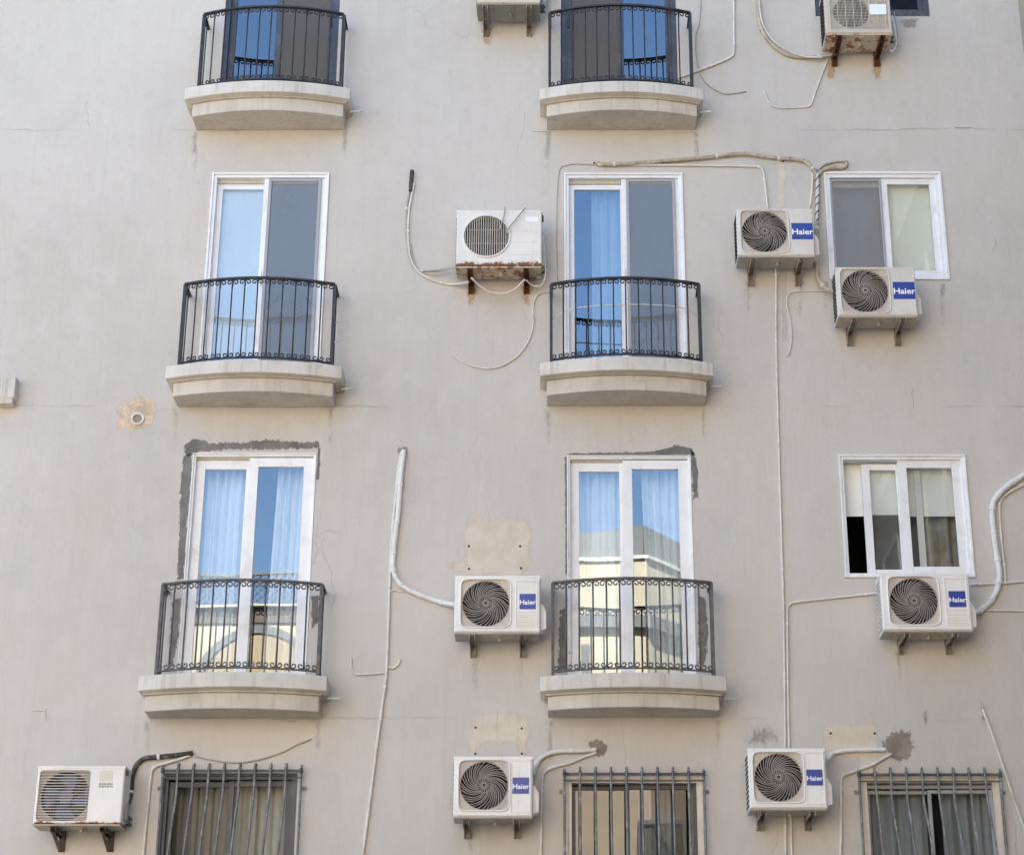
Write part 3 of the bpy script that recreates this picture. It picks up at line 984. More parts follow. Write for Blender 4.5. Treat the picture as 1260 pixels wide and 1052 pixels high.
# ------------------------------------------------------------------ patches of paint, mortar and stone on the wall
def patch(name, pts, mat, off=0.003, inset=0.05, label=None):
    """thin coat on the wall; 'edge' grows from 0 outside the outline to 1 well inside it, the material frays it"""
    P = [at(x, y_, 0) for x, y_ in pts]
    P = [(p.x, p.z) for p in P]
    n = len(P)
    h = max(0.009, inset / 2.5)
    x0, x1 = min(p[0] for p in P) - inset, max(p[0] for p in P) + inset
    z0, z1 = min(p[1] for p in P) - inset, max(p[1] for p in P) + inset
    nx, nz = max(2, int((x1 - x0) / h)), max(2, int((z1 - z0) / h))

    def sd(x, z):
        d, ins = 1e9, False
        for i in range(n):
            ax, az = P[i]
            bx, bz = P[(i + 1) % n]
            ex, ez = bx - ax, bz - az
            wx, wz = x - ax, z - az
            t = max(0.0, min(1.0, (wx * ex + wz * ez) / (ex * ex + ez * ez + 1e-12)))
            d = min(d, math.hypot(wx - ex * t, wz - ez * t))
            if (az > z) != (bz > z) and x < ex * (z - az) / (bz - az) + ax:
                ins = not ins
        return d if ins else -d
    V, E, idx, fs = [], [], {}, []
    S = [[sd(x0 + (x1 - x0) * i / nx, z0 + (z1 - z0) * j / nz) for i in range(nx + 1)] for j in range(nz + 1)]
    for j in range(nz):
        for i in range(nx):
            q = [(i, j), (i + 1, j), (i + 1, j + 1), (i, j + 1)]
            if max(S[b][a] for a, b in q) < -inset:
                continue
            f = []
            for a, b in q:
                if (a, b) not in idx:
                    idx[(a, b)] = len(V)
                    V.append((x0 + (x1 - x0) * a / nx, -off * 0.3, z0 + (z1 - z0) * b / nz))
                    E.append(max(0.0, min(1.0, 0.5 + 0.5 * S[b][a] / inset)))
                f.append(idx[(a, b)])
            fs.append(tuple(f))
    me = bpy.data.meshes.new(name)
    me.from_pydata(V, [], fs)
    at_ = me.attributes.new('edge', 'FLOAT', 'POINT')
    at_.data.foreach_set('value', E)
    me.materials.append(mat)
    o = bpy.data.objects.new(name, me)
    COL.objects.link(o)
    o.parent = bld
    if label:
        o['label'] = label
    return o


# beige unpainted rectangles where older units hung
patch('bare_patch', [(570, 700), (574, 648), (588, 636), (648, 640), (653, 690), (640, 712), (600, 706), (572, 708)], PATCHB, 0.003, 0.05)
patch('bare_patch', [(548, 694), (575, 688), (578, 702), (555, 702)], PATCHB, 0.002, 0.03)
patch('bare_patch', [(580, 886), (600, 876), (648, 880), (655, 905), (645, 915), (600, 912), (582, 930), (577, 928)], PATCHB, 0.003, 0.05)
patch('bare_patch', [(638, 880), (648, 880), (647, 932), (637, 932)], PATCHB, 0.004, 0.03)
patch('bare_patch', [(1013, 893), (1075, 892), (1082, 925), (1075, 948), (1058, 955), (1056, 930), (1016, 926)], PATCHB, 0.003, 0.03)
patch('bare_patch', [(672, 22), (680, 24), (684, 50), (670, 50)], PATCHB, 0.003, 0.03)
patch('bare_patch', [(958, 200), (966, 202), (965, 256), (956, 256)], PATCHB, 0.002, 0.02)
patch('bare_patch', [(960, 335), (968, 335), (969, 420), (963, 420)], PATCHL, 0.002, 0.02)
patch('bare_patch', [(1034, 400), (1042, 402), (1041, 416), (1033, 414)], PATCHB, 0.003, 0.02)
patch('bare_patch', [(1094, 406), (1104, 408), (1103, 420), (1094, 420)], PATCHB, 0.003, 0.02)
# grey mortar smeared round the lower doors
patch('mortar_patch', [(227, 549), (236, 540), (250, 541), (256, 545), (300, 545), (330, 541), (372, 545), (392, 543), (393, 551), (330, 553), (280, 553), (245, 556), (236, 561), (228, 560)], PATCHG, 0.005, 0.03)
patch('mortar_patch', [(226, 560), (236, 558), (234, 600), (230, 650), (225, 712), (218, 713), (221, 650), (222, 600)], PATCHG, 0.005, 0.025)
patch('mortar_patch', [(391, 552), (394, 551), (393, 590), (389, 590)], PATCHG, 0.004, 0.012)
patch('mortar_patch', [(383, 735), (392, 733), (392, 765), (384, 772)], PATCHG, 0.004, 0.025)
patch('mortar_patch', [(212, 740), (222, 735), (220, 780), (212, 820), (208, 820)], PATCHG, 0.004, 0.025)
patch('mortar_patch', [(696, 558), (800, 556), (826, 551), (829, 547), (852, 552), (854, 560), (700, 561)], PATCHG, 0.005, 0.015)
patch('mortar_patch', [(850, 552), (855, 560), (859, 580), (858, 612), (853, 614), (851, 580)], PATCHG, 0.005, 0.02)
patch('mortar_patch', [(695, 562), (698, 562), (699, 640), (700, 710), (696, 710)], PATCHG, 0.004, 0.012)
patch('mortar_patch', [(859, 732), (868, 735), (871, 780), (867, 815), (860, 820)], PATCHG, 0.005, 0.03)
patch('mortar_patch', [(690, 750), (699, 745), (700, 825), (687, 828), (688, 780)], PATCHG, 0.005, 0.03)
# rough holes where the pipes enter
patch('broken_plaster', [(1086, 914), (1098, 903), (1108, 898), (1121, 903), (1124, 920), (1117, 932), (1104, 937), (1095, 926)], PATCHH, 0.006, 0.05)
patch('broken_plaster', [(724, 914), (734, 909), (748, 916), (747, 924), (738, 932), (730, 926)], PATCHH, 0.006, 0.03)
patch('broken_plaster', [(490, 552), (500, 550), (504, 555), (496, 560), (489, 557)], PATCHH, 0.005, 0.02)
patch('sooty_stain', [(915, 900), (935, 890), (960, 900), (962, 918), (918, 918)], PATCHD, 0.002, 0.12)
patch('sooty_stain', [(1135, 876), (1141, 874), (1143, 890), (1137, 894)], PATCHD, 0.002, 0.04)
patch('sooty_stain', [(1206, 862), (1213, 870), (1211, 892), (1207, 890)], PATCHD, 0.002, 0.03)
patch('sooty_stain', [(1105, 24), (1130, 22), (1128, 35), (1110, 36)], PATCHD, 0.002, 0.04)
patch('rust_stain', [(572, 352), (586, 352), (584, 378), (575, 378)], PATCHR, 0.002, 0.05)
patch('rust_stain', [(640, 352), (654, 352), (652, 376), (643, 376)], PATCHR, 0.002, 0.05)
patch('rust_stain', [(1072, 72), (1086, 72), (1084, 98), (1075, 98)], PATCHR, 0.002, 0.05)
patch('rust_stain', [(1016, 74), (1030, 74), (1027, 98), (1019, 98)], PATCHR, 0.002, 0.05)
patch('rust_stain', [(593, 36), (606, 36), (604, 56), (596, 56)], PATCHR, 0.002, 0.04)
DRIP = patch_material('drip_stain', ((0.36, 0.32, 0.275), (0.42, 0.375, 0.325)), soft=0.9, nscale=9, amax=0.42, bump=0.05, hard=False)
for x, y, h_, w_ in ((240, 162, 55, 9), (424, 160, 40, 7), (674, 163, 60, 9), (857, 162, 45, 8), (216, 502, 40, 8), (408, 501, 60, 8), (675, 501, 55, 9), (866, 501, 40, 7),
                     (182, 888, 38, 8), (391, 887, 45, 8), (677, 886, 50, 9), (883, 886, 45, 8), (733, 205, 8, 6), (1016, 346, 50, 7), (1160, 347, 60, 8), (1190, 713, 30, 7),
                     (920, 345, 40, 8), (985, 346, 50, 8), (585, 806, 45, 8), (640, 806, 40, 8), (580, 1022, 40, 8), (1106, 800, 45, 8)):
    patch('drip_stain', [(x - w_ / 2, y), (x + w_ / 2, y), (x + w_ * 0.3, y + h_ * 0.6), (x + 1, y + h_), (x - w_ * 0.3, y + h_ * 0.7)], DRIP, 0.002, 0.05)
# exposed stone with the stub of a pipe in it
patch('exposed_stone', [(144, 503), (152, 499), (160, 493), (172, 489), (186, 490), (193, 499), (190, 510), (186, 520), (175, 529), (160, 530), (146, 527)], PATCHS, 0.005, 0.03)
c = at(169.5, 516)
vp = MB()
n = 24
for r0, r1, ya, yb in ((0.062, 0.045, -0.02, -0.02),):
    ro = [(c.x + r0 * math.cos(2 * math.pi * i / n), -0.02, c.z + r0 * math.sin(2 * math.pi * i / n)) for i in range(n)]
    ri = [(c.x + r1 * math.cos(2 * math.pi * i / n), -0.02, c.z + r1 * math.sin(2 * math.pi * i / n)) for i in range(n)]
    rb = [(x, -0.001, z) for x, y, z in ro]
    rk = [(x, -0.003, z) for x, y, z in ri]
    vs = ro + ri + rb + rk
    fs = []
    for i in range(n):
        j = (i + 1) % n
        fs += [(i, j, n + j, n + i), (i, 2 * n + i, 2 * n + j, j), (n + i, n + j, 3 * n + j, 3 * n + i)]
    vp.add(vs, fs, 0)
    vp.add([(x, -0.006, z) for x, y, z in ri], [tuple(range(n))], 1)
o = vp.build('pipe_stub', [PIPEW, M('clogged_pipe_mouth', (0.27, 0.23, 0.19), 0.9, 0.2)])
tag(o, 'round cut pipe end set in the patch of exposed yellow stone', 'pipe')
# drilled holes
hp = [(577, 672), (577, 700), (640, 672), (641, 699), (585, 895), (642, 896), (585, 927), (642, 927), (1022, 902), (1076, 902), (963.5, 199), (1041, 201), (731, 201)]
for (x, y) in hp:
    q = at(x, y)
    MB().tube([(q.x, -0.0075, q.z), (q.x, 0.01, q.z)], 0.010 if y > 210 or x < 1000 else 0.02, 10).build('drill_hole', BLACK, bld)
for (x0, y0, x1, y1) in ((1175, 157, 1194, 157), (655, 162, 675, 162), (40, 874, 56, 874), (55, 874, 56, 886)):
    a, b = at(x0, y0), at(x1, y1)
    MB().bar((a.x, -0.002, a.z), (b.x, -0.002, b.z), 0.012, 0.012).build('render_edge', WALL, bld)


# ------------------------------------------------------------------ air conditioners
def ring_plate(mb, x0, x1, z0, z1, y, cx, cz, rad, mi=0, n=56, lip=None):
    """flat plate with a hole; rad(theta) gives the hole"""
    ang = [2 * math.pi * i / n for i in range(n)]
    for x, z in ((x0, z0), (x1, z0), (x1, z1), (x0, z1)):
        ang.append(math.atan2(z - cz, x - cx) % (2 * math.pi))
    ang = sorted(set(round(a, 6) for a in ang))
    out, inn = [], []
    for a in ang:
        ca, sa = math.cos(a), math.sin(a)
        ts = []
        if ca > 1e-9: ts.append((x1 - cx) / ca)
        if ca < -1e-9: ts.append((x0 - cx) / ca)
        if sa > 1e-9: ts.append((z1 - cz) / sa)
        if sa < -1e-9: ts.append((z0 - cz) / sa)
        t = min(ts)
        out.append((cx + ca * t, y, cz + sa * t))
        r = rad(a)
        inn.append((cx + ca * r, y, cz + sa * r))
    m = len(ang)
    fs = [(i, (i + 1) % m, m + (i + 1) % m, m + i) for i in range(m)]
    mb.add(out + inn, fs, mi)
    if lip:
        mb.add(inn + [(x, y + lip, z) for x, _, z in inn], fs, mi)
    return ang


def circ(r):
    return lambda a: r


def rsq(h, v=None, n=9.0):
    v = v or h
    return lambda a: 1.0 / ((abs(math.cos(a)) / h) ** n + (abs(math.sin(a)) / v) ** n) ** (1 / n)


def text_mesh(body, size, name):
    cu = bpy.data.curves.new(name, 'FONT')
    cu.body = body
    cu.size = size
    cu.align_x = 'CENTER'
    cu.align_y = 'CENTER'
    cu.offset = size * 0.022
    cu.extrude = 0.0008
    cu.resolution_u = 3
    tmp = bpy.data.objects.new('tmp', cu)
    COL.objects.link(tmp)
    dg = bpy.context.evaluated_depsgraph_get()
    me = bpy.data.meshes.new_from_object(tmp.evaluated_get(dg))
    me.name = name
    bpy.data.objects.remove(tmp)
    bpy.data.curves.remove(cu)
    return me


def ac_unit(tl, br, style, label, yf=-0.36, gap=0.105, bxs=(0.2, 0.8), case=CASE, tray=TRAY, brk=BRK, rust=False, leg=0.11, blen=None, tl_b=None):
    TL, BR = at(tl[0], tl[1], yf), at(br[0], br[1], yf)
    if tl_b is not None:
        BL = at(tl_b[0], tl_b[1], yf)
        x0 = (TL.x + BL.x) / 2
    else:
        x0 = TL.x
    x1 = BR.x
    z0, z1 = BR.z, TL.z
    W, H = x1 - x0, z1 - z0
    cx = (x0 + x1) / 2
    root = empty('air_conditioner', (cx, -gap, z0), label, 'air conditioner', 'outdoor air conditioning units on the facade')
    # local coordinates: x centred, y=0 at the back face, z=0 at the bottom
    D = -yf - gap
    hw = W / 2
    yF = -D
    body = MB()
    ch = 0.010
    # back, sides, top, bottom; a chamfer leads to the front plate
    ringb = [(-hw, 0, 0), (hw, 0, 0), (hw, 0, H), (-hw, 0, H)]
    ringf = [(-hw, yF + ch, 0), (hw, yF + ch, 0), (hw, yF + ch, H), (-hw, yF + ch, H)]
    ringc = [(-hw + ch, yF, ch), (hw - ch, yF, ch), (hw - ch, yF, H - ch), (-hw + ch, yF, H - ch)]
    body.add(ringb + ringf + ringc, [(0, 3, 2, 1)] + [(i, (i + 1) % 4, 4 + (i + 1) % 4, 4 + i) for i in range(4)] + [(4 + i, 4 + (i + 1) % 4, 8 + (i + 1) % 4, 8 + i) for i in range(4)])
    sq = style in ('haier_slat', 'haier_plain', 'haier_wide')
    lay = {'haier_slat': (0.365, 0.515, 0.425 * H), 'haier_plain': (0.385, 0.52, 0.42 * H), 'haier_wide': (0.36, 0.52, 0.455 * H),
           'round': (0.355, 0.535, 0.365 * H), 'mesh': (0.38, 0.5, 0.0), 'louvre': (0.345, 0.50, 0.42 * H), 'plain': (0.4, 0.5, 0.4 * H)}[style]
    fx, fz, fh = -hw + lay[0] * W, lay[1] * H, lay[2]
    Rf = fh * 0.965
    cav = 0.16

    def wires(mb, r):
        pass
    if sq or style == 'round':
        hole = rsq(fh) if sq else circ(fh)
        ring_plate(body, -hw + ch, hw - ch, ch, H - ch, yF, fx, fz, hole, lip=0.014 if sq else 0.02)
        cs = body.build('casing', case, root)
        if sq:
            # raised rim round the grille
            rim = MB()
            pts = []
            for i in range(65):
                a = 2 * math.pi * i / 64
                r = rsq(fh + 0.006)(a)
                pts.append((fx + r * math.cos(a), yF - 0.002, fz + r * math.sin(a)))
            rim.tube(pts, 0.008, 6, cap=False)
            rim.build('grille_rim', case, root, smooth=True)
            gp = MB()
            # dusty corner plate with the round mouth of the fan
            n = 64
            oo = [(fx + rsq(fh)(2 * math.pi * i / n) * math.cos(2 * math.pi * i / n), yF + 0.012, fz + rsq(fh)(2 * math.pi * i / n) * math.sin(2 * math.pi * i / n)) for i in range(n)]
            ii = [(fx + Rf * math.cos(2 * math.pi * i / n), yF + 0.012, fz + Rf * math.sin(2 * math.pi * i / n)) for i in range(n)]
            kk = [(x, yF + 0.05, z) for x, y, z in ii]
            gp.add(oo + ii + kk, [(i, (i + 1) % n, n + (i + 1) % n, n + i) for i in range(n)] + [(n + i, n + (i + 1) % n, 2 * n + (i + 1) % n, 2 * n + i) for i in range(n)])
            gp.build('grille_plate', GRILP, root)
            gr = MB()
            nw = 34
            for k in range(nw):
                a0 = 2 * math.pi * k / nw + random.uniform(-0.035, 0.035)
                pts = []
                r0 = 0.014 if k % 2 == 0 else 0.30 * Rf
                for i in range(10):
                    u = i / 9
                    r = r0 + (Rf - r0) * u
                    w_ = (r / Rf)
                    a = a0 + 1.05 * max(0.0, 1 - w_) ** 1.25 + 0.55 * (1 - w_)
                    pts.append((fx + r * math.cos(a), yF + 0.006 - 0.012 * (1 - w_ * w_), fz + r * math.sin(a)))
                gr.tube(pts, 0.0034, 4, cap=False)
            for rr in (0.30 * Rf, 0.99 * Rf):
                pts = [(fx + rr * math.cos(2 * math.pi * i / 40), yF + 0.012 - 0.010 * (1 - (rr / Rf) ** 2), fz + rr * math.sin(2 * math.pi * i / 40)) for i in range(41)]
                gr.tube(pts, 0.0022, 4, cap=False)
            gr.build('fan_grille', GRILB, root, smooth=True)
        else:
            rim = MB()
            pts = [(fx + (fh + 0.008) * math.cos(2 * math.pi * i / 64), yF - 0.003, fz + (fh + 0.008) * math.sin(2 * math.pi * i / 64)) for i in range(65)]
            rim.tube(pts, 0.011, 6, cap=False)
            rim.build('grille_rim', case, root, smooth=True)
            gr = MB()
            nv = 20
            for i in range(nv):
                x = -fh + 2 * fh * (i + 0.5) / nv
                h = math.sqrt(max(0, fh * fh - x * x))
                gr.tube([(fx + x, yF + 0.004, fz - h), (fx + x, yF + 0.004, fz + h)], 0.0052, 5)
            for i in range(1, 3):
                z = -fh + 2 * fh * i / 3
                h = math.sqrt(max(0, fh * fh - z * z))
                gr.tube([(fx - h, yF + 0.012, fz + z), (fx + h, yF + 0.012, fz + z)], 0.003, 5)
            gr.build('fan_grille', GRILP, root)
    elif style == 'louvre':
        lx0, lx1, lz0, lz1 = fx - 0.315 * W, fx + 0.265 * W, 0.045 * H, 0.93 * H
        cxl, czl = (lx0 + lx1) / 2, (lz0 + lz1) / 2
        fx, fz = cxl + 0.01, czl
        Rf = fh = min((lx1 - lx0), (lz1 - lz0)) / 2 * 0.97
        ring_plate(body, -hw + ch, hw - ch, ch, H - ch, yF, cxl, czl, rsq((lx1 - lx0) / 2, (lz1 - lz0) / 2, 24), lip=0.02, n=96)
        cs = body.build('casing', case, root)
        pl = MB()
        ring_plate(pl, lx0 - 0.02, lx1 + 0.02, lz0 - 0.02, lz1 + 0.02, yF + 0.03, fx, fz, circ(Rf), lip=0.03)
        pl.build('grille_plate', GRILP, root)
        for i in range(18):
            z = lz0 + (lz1 - lz0) * (i + 0.5) / 18
            MB().box(lx0 + 0.002, lx1 - 0.002, yF + 0.001, yF + 0.013, z - 0.004, z + 0.004).build('louvre', GRILP if i % 4 else GRILB, root)
    elif style == 'mesh':
        # whole front is a mesh panel over a round fan mouth
        lx0, lx1, lz0, lz1 = -hw + 0.05, hw - 0.028, 0.045, H - 0.03
        fh = Rf = 0.335 * H
        fx, fz = -hw + 0.40 * W, 0.47 * H
        ring_plate(body, -hw + ch, hw - ch, ch, H - ch, yF, (lx0 + lx1) / 2, (lz0 + lz1) / 2, rsq((lx1 - lx0) / 2, (lz1 - lz0) / 2, 30), lip=0.02, n=96)
        cs = body.build('casing', case, root)
        pl = MB()
        ring_plate(pl, lx0 - 0.02, lx1 + 0.02, lz0 - 0.02, lz1 + 0.02, yF + 0.018, fx, fz, circ(Rf), lip=0.03)
        pl.build('grille_plate', CASEB, root)
        gr = MB()
        nv = 44
        for i in range(nv + 1):
            x = lx0 + (lx1 - lx0) * i / nv
            gr.tube([(x, yF + 0.004, lz0), (x, yF + 0.004, lz1)], 0.0022, 4)
        for i in range(1, 14):
            z = lz0 + (lz1 - lz0) * i / 14
            gr.tube([(lx0, yF + 0.008, z), (lx1, yF + 0.008, z)], 0.0022, 4)
        for i in range(0, nv + 1, 6):
            x = lx0 + (lx1 - lx0) * i / nv
            gr.tube([(x, yF + 0.001, lz0), (x, yF + 0.001, lz1)], 0.0042, 4)
        gr.build('fan_grille', M('pale_mesh_wire', (0.60, 0.545, 0.47), 0.6, 0.1), root)
    else:
        ring_plate(body, -hw + ch, hw - ch, ch, H - ch, yF, fx, fz, circ(fh), lip=0.02)
        cs = body.build('casing', case, root)
    # cavity and fan
    sh_ = MB()
    n = 40
    a_ = [(fx + Rf * 1.01 * math.cos(2 * math.pi * i / n), yF + 0.05, fz + Rf * 1.01 * math.sin(2 * math.pi * i / n)) for i in range(n)]
    b_ = [(x, yF + cav, z) for x, y, z in a_]
    sh_.add(a_ + b_, [(i, (i + 1) % n, n + (i + 1) % n, n + i) for i in range(n)] + [tuple(range(n, 2 * n))])
    sh_.build('fan_shroud', SHROUD if style in ('louvre', 'round') else BLACK, root)
    fan = MB()
    nb = 3 if style != 'louvre' else 4
    for k in range(nb):
        a0 = 2 * math.pi * k / nb + 0.4
        vs, fs = [], []
        m = 9
        for i in range(m):
            u = i / (m - 1)
            r = 0.05 + (Rf * 0.93 - 0.05) * u
            for j in range(6):
                v = j / 5
                a = a0 + (0.35 + 0.95 * v) + 0.4 * u
                vs.append((fx + r * math.cos(a), yF + 0.06 + 0.055 * v, fz + r * math.sin(a)))
        for i in range(m - 1):
            for j in range(5):
                fs.append((i * 6 + j, i * 6 + j + 1, (i + 1) * 6 + j + 1, (i + 1) * 6 + j))
        fan.add(vs, fs)
    fan.tube([(fx, yF + 0.05, fz), (fx, yF + 0.13, fz)], 0.06, 16)
    fan.build('fan', FANBLUE if style == 'louvre' else FANM, root)
    # right hand panel, badges
    if style == 'haier_slat':
        a, b = hw - 0.285 * W, hw - 0.028 * W
        pz0, pz1 = 0.085 * H, 0.92 * H
        sp = MB()
        frame_box(sp, a, b, pz0, pz1, 0.008, yF - 0.006, yF - 0.0005)
        sp.build('service_panel', case, root, bevel=0.002)
        for i in range(6):
            z = pz0 + 0.02 + i * 0.0235
            MB().box(a + 0.014, b - 0.014, yF - 0.008, yF - 0.0005, z, z + 0.012).build('panel_slat', case, root, bevel=0.002)
        bw = 0.19 * W
        bx, bz = (a + b) / 2 + 0.01 * W, 0.545 * H
    elif style == 'haier_plain':
        a, b = hw - 0.275 * W, hw - 0.022 * W
        sp = MB()
        frame_box(sp, a, b, 0.06 * H, 0.945 * H, 0.008, yF - 0.006, yF - 0.0005)
        sp.build('service_panel', case, root, bevel=0.002)
        bw = 0.21 * W
        bx, bz = (a + b) / 2, 0.515 * H
    elif style == 'haier_wide':
        a, b = hw - 0.33 * W, hw - 0.012 * W
        sp = MB()
        sp.box(a - 0.003, a, yF - 0.004, yF - 0.0005, 0.03 * H, 0.97 * H)
        sp.build('panel_seam', case, root)
        bw = 0.275 * W
        bx, bz = (a + b) / 2 + 0.02 * W, 0.52 * H
    if sq:
        bh = bw * (0.98 if style != 'haier_wide' else 0.86)
        bd = MB().box(bx - bw / 2, bx + bw / 2, yF - 0.004, yF - 0.0006, bz - bh / 2, bz + bh / 2).build('badge', BLUE, root)
        me_ = TXT.get(style) or text_mesh('Haier', 0.1, 'lettering')
        TXT[style] = me_
        if not me_.materials:
            me_.materials.append(LETTER)
        t_ = bpy.data.objects.new('lettering', me_)
        COL.objects.link(t_)
        t_.parent = bd
        wtxt = max(v.co.x for v in me_.vertices) - min(v.co.x for v in me_.vertices)
        sc_ = bw * 1.0 / wtxt
        t_.scale = (sc_, sc_ * 0.92, 1)
        t_.location = (bx, yF - 0.0052, bz - 0.01)
        t_.rotation_euler = (R(90), 0, 0)
    if style == 'round':
        MB().box(hw - 0.19 * W, hw - 0.04 * W, yF - 0.002, yF - 0.0005, 0.80 * H, 0.885 * H).build('sticker', STICK, root)
        for i, z in enumerate((0.2, 0.42, 0.62)):
            MB().box(-hw + 0.62 * W, hw - 0.05 * W, yF - 0.0012, yF - 0.0004, z * H, z * H + 0.003).build('panel_seam', CASEB, root)
    if style == 'mesh':
        MB().box(hw - 0.32 * W, hw - 0.065 * W, yF - 0.004, yF - 0.0005, 0.40 * H, 0.62 * H).build('sticker', STICK, root)
    if style == 'louvre':
        MB().box(-hw + 0.715 * W, -hw + 0.865 * W, yF - 0.002, yF - 0.0005, 0.74 * H, 0.93 * H).build('sticker', STICKB, root)
        k_ = MB()
        for r_ in range(2):
            for i in range(9):
                x = -hw + 0.715 * W + i * 0.0135
                k_.box(x, x + 0.0085 if (i + r_) % 3 else x + 0.0115, yF - 0.0018, yF - 0.0005, (0.675 - 0.045 * r_) * H, (0.705 - 0.045 * r_) * H)
        k_.build('printed_mark', INK, root)
        MB().box(-hw + 0.58 * W, -hw + 0.583 * W, yF - 0.0015, yF - 0.0004, 0.05 * H, 0.95 * H).build('panel_seam', CASEB, root)
    # top lid
    ld = MB().box(-hw - 0.004, hw + 0.004, yF - 0.002, 0.004, H - 0.022, H + 0.005).build('lid', case, root, bevel=0.004)
    # base tray, its pressed feet
    MB().box(-hw + 0.002, hw - 0.002, yF + 0.006, -0.002, -0.018, -0.0005).build('base_tray', tray, root, bevel=0.004)
    ft = MB()
    for q in (-0.62, 0.0, 0.62):
        ft.box(q * hw - 0.05, q * hw + 0.05, yF + 0.03, -0.04, -0.026, -0.0185)
    tag(ft.build('base_rib', tray, root, bevel=0.003), kind='stuff')
    MB().tube([(0.02, yF * 0.55, -0.026), (0.02, yF * 0.55, -0.055)], 0.016, 10).build('drain_spout', tray, root)
    # grilled left side, seen obliquely
    cg = MB()
    for i in range(11):
        z = 0.05 * H + i * 0.082 * H
        cg.box(-hw - 0.006, -hw - 0.0005, yF + 0.05, -0.03, z, z + 0.035 * H)
    cg.build('side_vent', BLACK if style not in ('haier_slat',) else GRILP, root)
    # valve cover on the right
    if sq:
        vo = MB()
        zlo, zhi = 0.06 * H, 0.54 * H
        prof = [(0, zlo), (0.055, zlo + 0.02), (0.055, zhi - 0.07), (0.02, zhi), (0, zhi)]
        vs = [(hw + x + 0.0005, yF + 0.07, z) for x, z in prof] + [(hw + x + 0.0005, -0.05, z) for x, z in prof]
        m = len(prof)
        vo.add(vs, [tuple(range(m)), tuple(range(2 * m - 1, m - 1, -1))] + [(i, (i + 1) % m, m + (i + 1) % m, m + i) for i in range(m)])
        vo.build('valve_cover', case, root, bevel=0.004)
    elif style in ('round', 'mesh', 'louvre'):
        vo = MB()
        vo.box(hw + 0.0005, hw + 0.022, yF + 0.12, -0.06, 0.10 * H, 0.42 * H)
        MB().box(hw + 0.0005, hw + 0.018, yF + 0.03, yF + 0.08, 0.86 * H, 0.95 * H).build('side_handle', WIREK, root, bevel=0.003)
        vo.build('valve_cover', tray, root, bevel=0.004)
        vv = MB()
        for z in (0.05, 0.15):
            vv.tube([(hw + 0.0005, yF + 0.2, z * H), (hw + 0.05, yF + 0.2, z * H)], 0.014, 8)
            vv.tube([(hw + 0.03, yF + 0.19, z * H - 0.02), (hw + 0.03, yF + 0.19, z * H + 0.025)], 0.009, 8)
        vv.build('valve', WIREK, root)
    # brackets: channel arm from the wall, upright on the wall, diagonal stay
    for q in bxs:
        x = -hw + q * W
        bk = MB()
        zt_ = -0.030
        yb = gap - 0.004
        yfr = yF - 0.004
        for sx in (-0.024, 0.024):
            bk.box(x + sx - 0.003, x + sx + 0.003, yfr, yb, zt_ - 0.034, zt_)
        bk.box(x - 0.0275, x + 0.0275, yfr, yb, zt_ + 0.0005, zt_ + 0.0035)
        bk.box(x - 0.029, x + 0.029, yb - 0.006, yb, zt_ - leg, zt_ + 0.09)
        if style == 'louvre':
            bk.bar((x - 0.01, yfr + 0.05, zt_ - 0.03), (x - 0.01, yb - 0.01, zt_ - leg + 0.01), 0.03, 0.012)
        else:
            bk.box(x + 0.021, x + 0.027, yb - 0.05, yb - 0.007, zt_ - leg, zt_ - 0.035)
            bk.box(x - 0.027, x - 0.021, yb - 0.05, yb - 0.007, zt_ - leg, zt_ - 0.035)
        for yy in (yfr + 0.06, yb - 0.12):
            bk.tube([(x, yy, zt_ - 0.012), (x, yy, zt_ + 0.03)], 0.010, 8)
        bk.build('bracket', brk, root)
    return root, (x0, x1, z0, z1)


TXT = {}
ac_unit((560, 709), (664.5, 777.5), 'haier_slat', 'clean white unit with blue square badge and slats, left of the lower right balcony', bxs=(0.21, 0.795), tl_b=(558.5, 777))
ac_unit((1083.5, 705.5), (1197, 775), 'haier_slat', 'white slatted unit with blue badge under the window left ajar', bxs=(0.26, 0.80), tl_b=(1086.5, 775), case=CASE, leg=0.10)
ac_unit((558.7, 931), (655, 1004), 'haier_plain', 'white unit with blue badge hung left of the middle barred window', bxs=(0.16, 0.80), leg=0.10, tl_b=(557.5, 1004))
ac_unit((921, 921), (1018.5, 994), 'haier_plain', 'white unit with blue badge hung left of the rightmost barred window', bxs=(0.17, 0.80), leg=0.10, tl_b=(922, 994))
ac_unit((905.9, 257.7), (1003, 314.5), 'haier_wide', 'dusty white unit with large blue badge left of the upper white window', bxs=(0.20, 0.82), tl_b=(908, 314), leg=0.13, case=CASED)
ac_unit((1027.8, 329.5), (1129.5, 388.5), 'haier_wide', 'dusty white unit with large blue badge overlapping the upper white window sill', bxs=(0.20, 0.81), tl_b=(1031.4, 388), leg=0.13, case=CASED)
ac_unit((561, 259.5), (666.5, 327.3), 'round', 'old rust eaten white unit with round wire fan guard', bxs=(0.165, 0.82), tl_b=(562.3, 327), case=CASER, tray=TRAYR, brk=BRKR, leg=0.10)
Hh = 0.55
zt_top = at(1015, 41.3, -0.42).z + Hh
py_ = None
# the unit at the top right is cut off by the frame: its height is that of its neighbours


def py_of(z, y):
    # photo row of a height z on the plane at y
    lo, hi = -400.0, 1400.0
    for _ in range(50):
        mid = (lo + hi) / 2
        if at(PX, mid, y).z > z: lo = mid
        else: hi = mid
    return lo


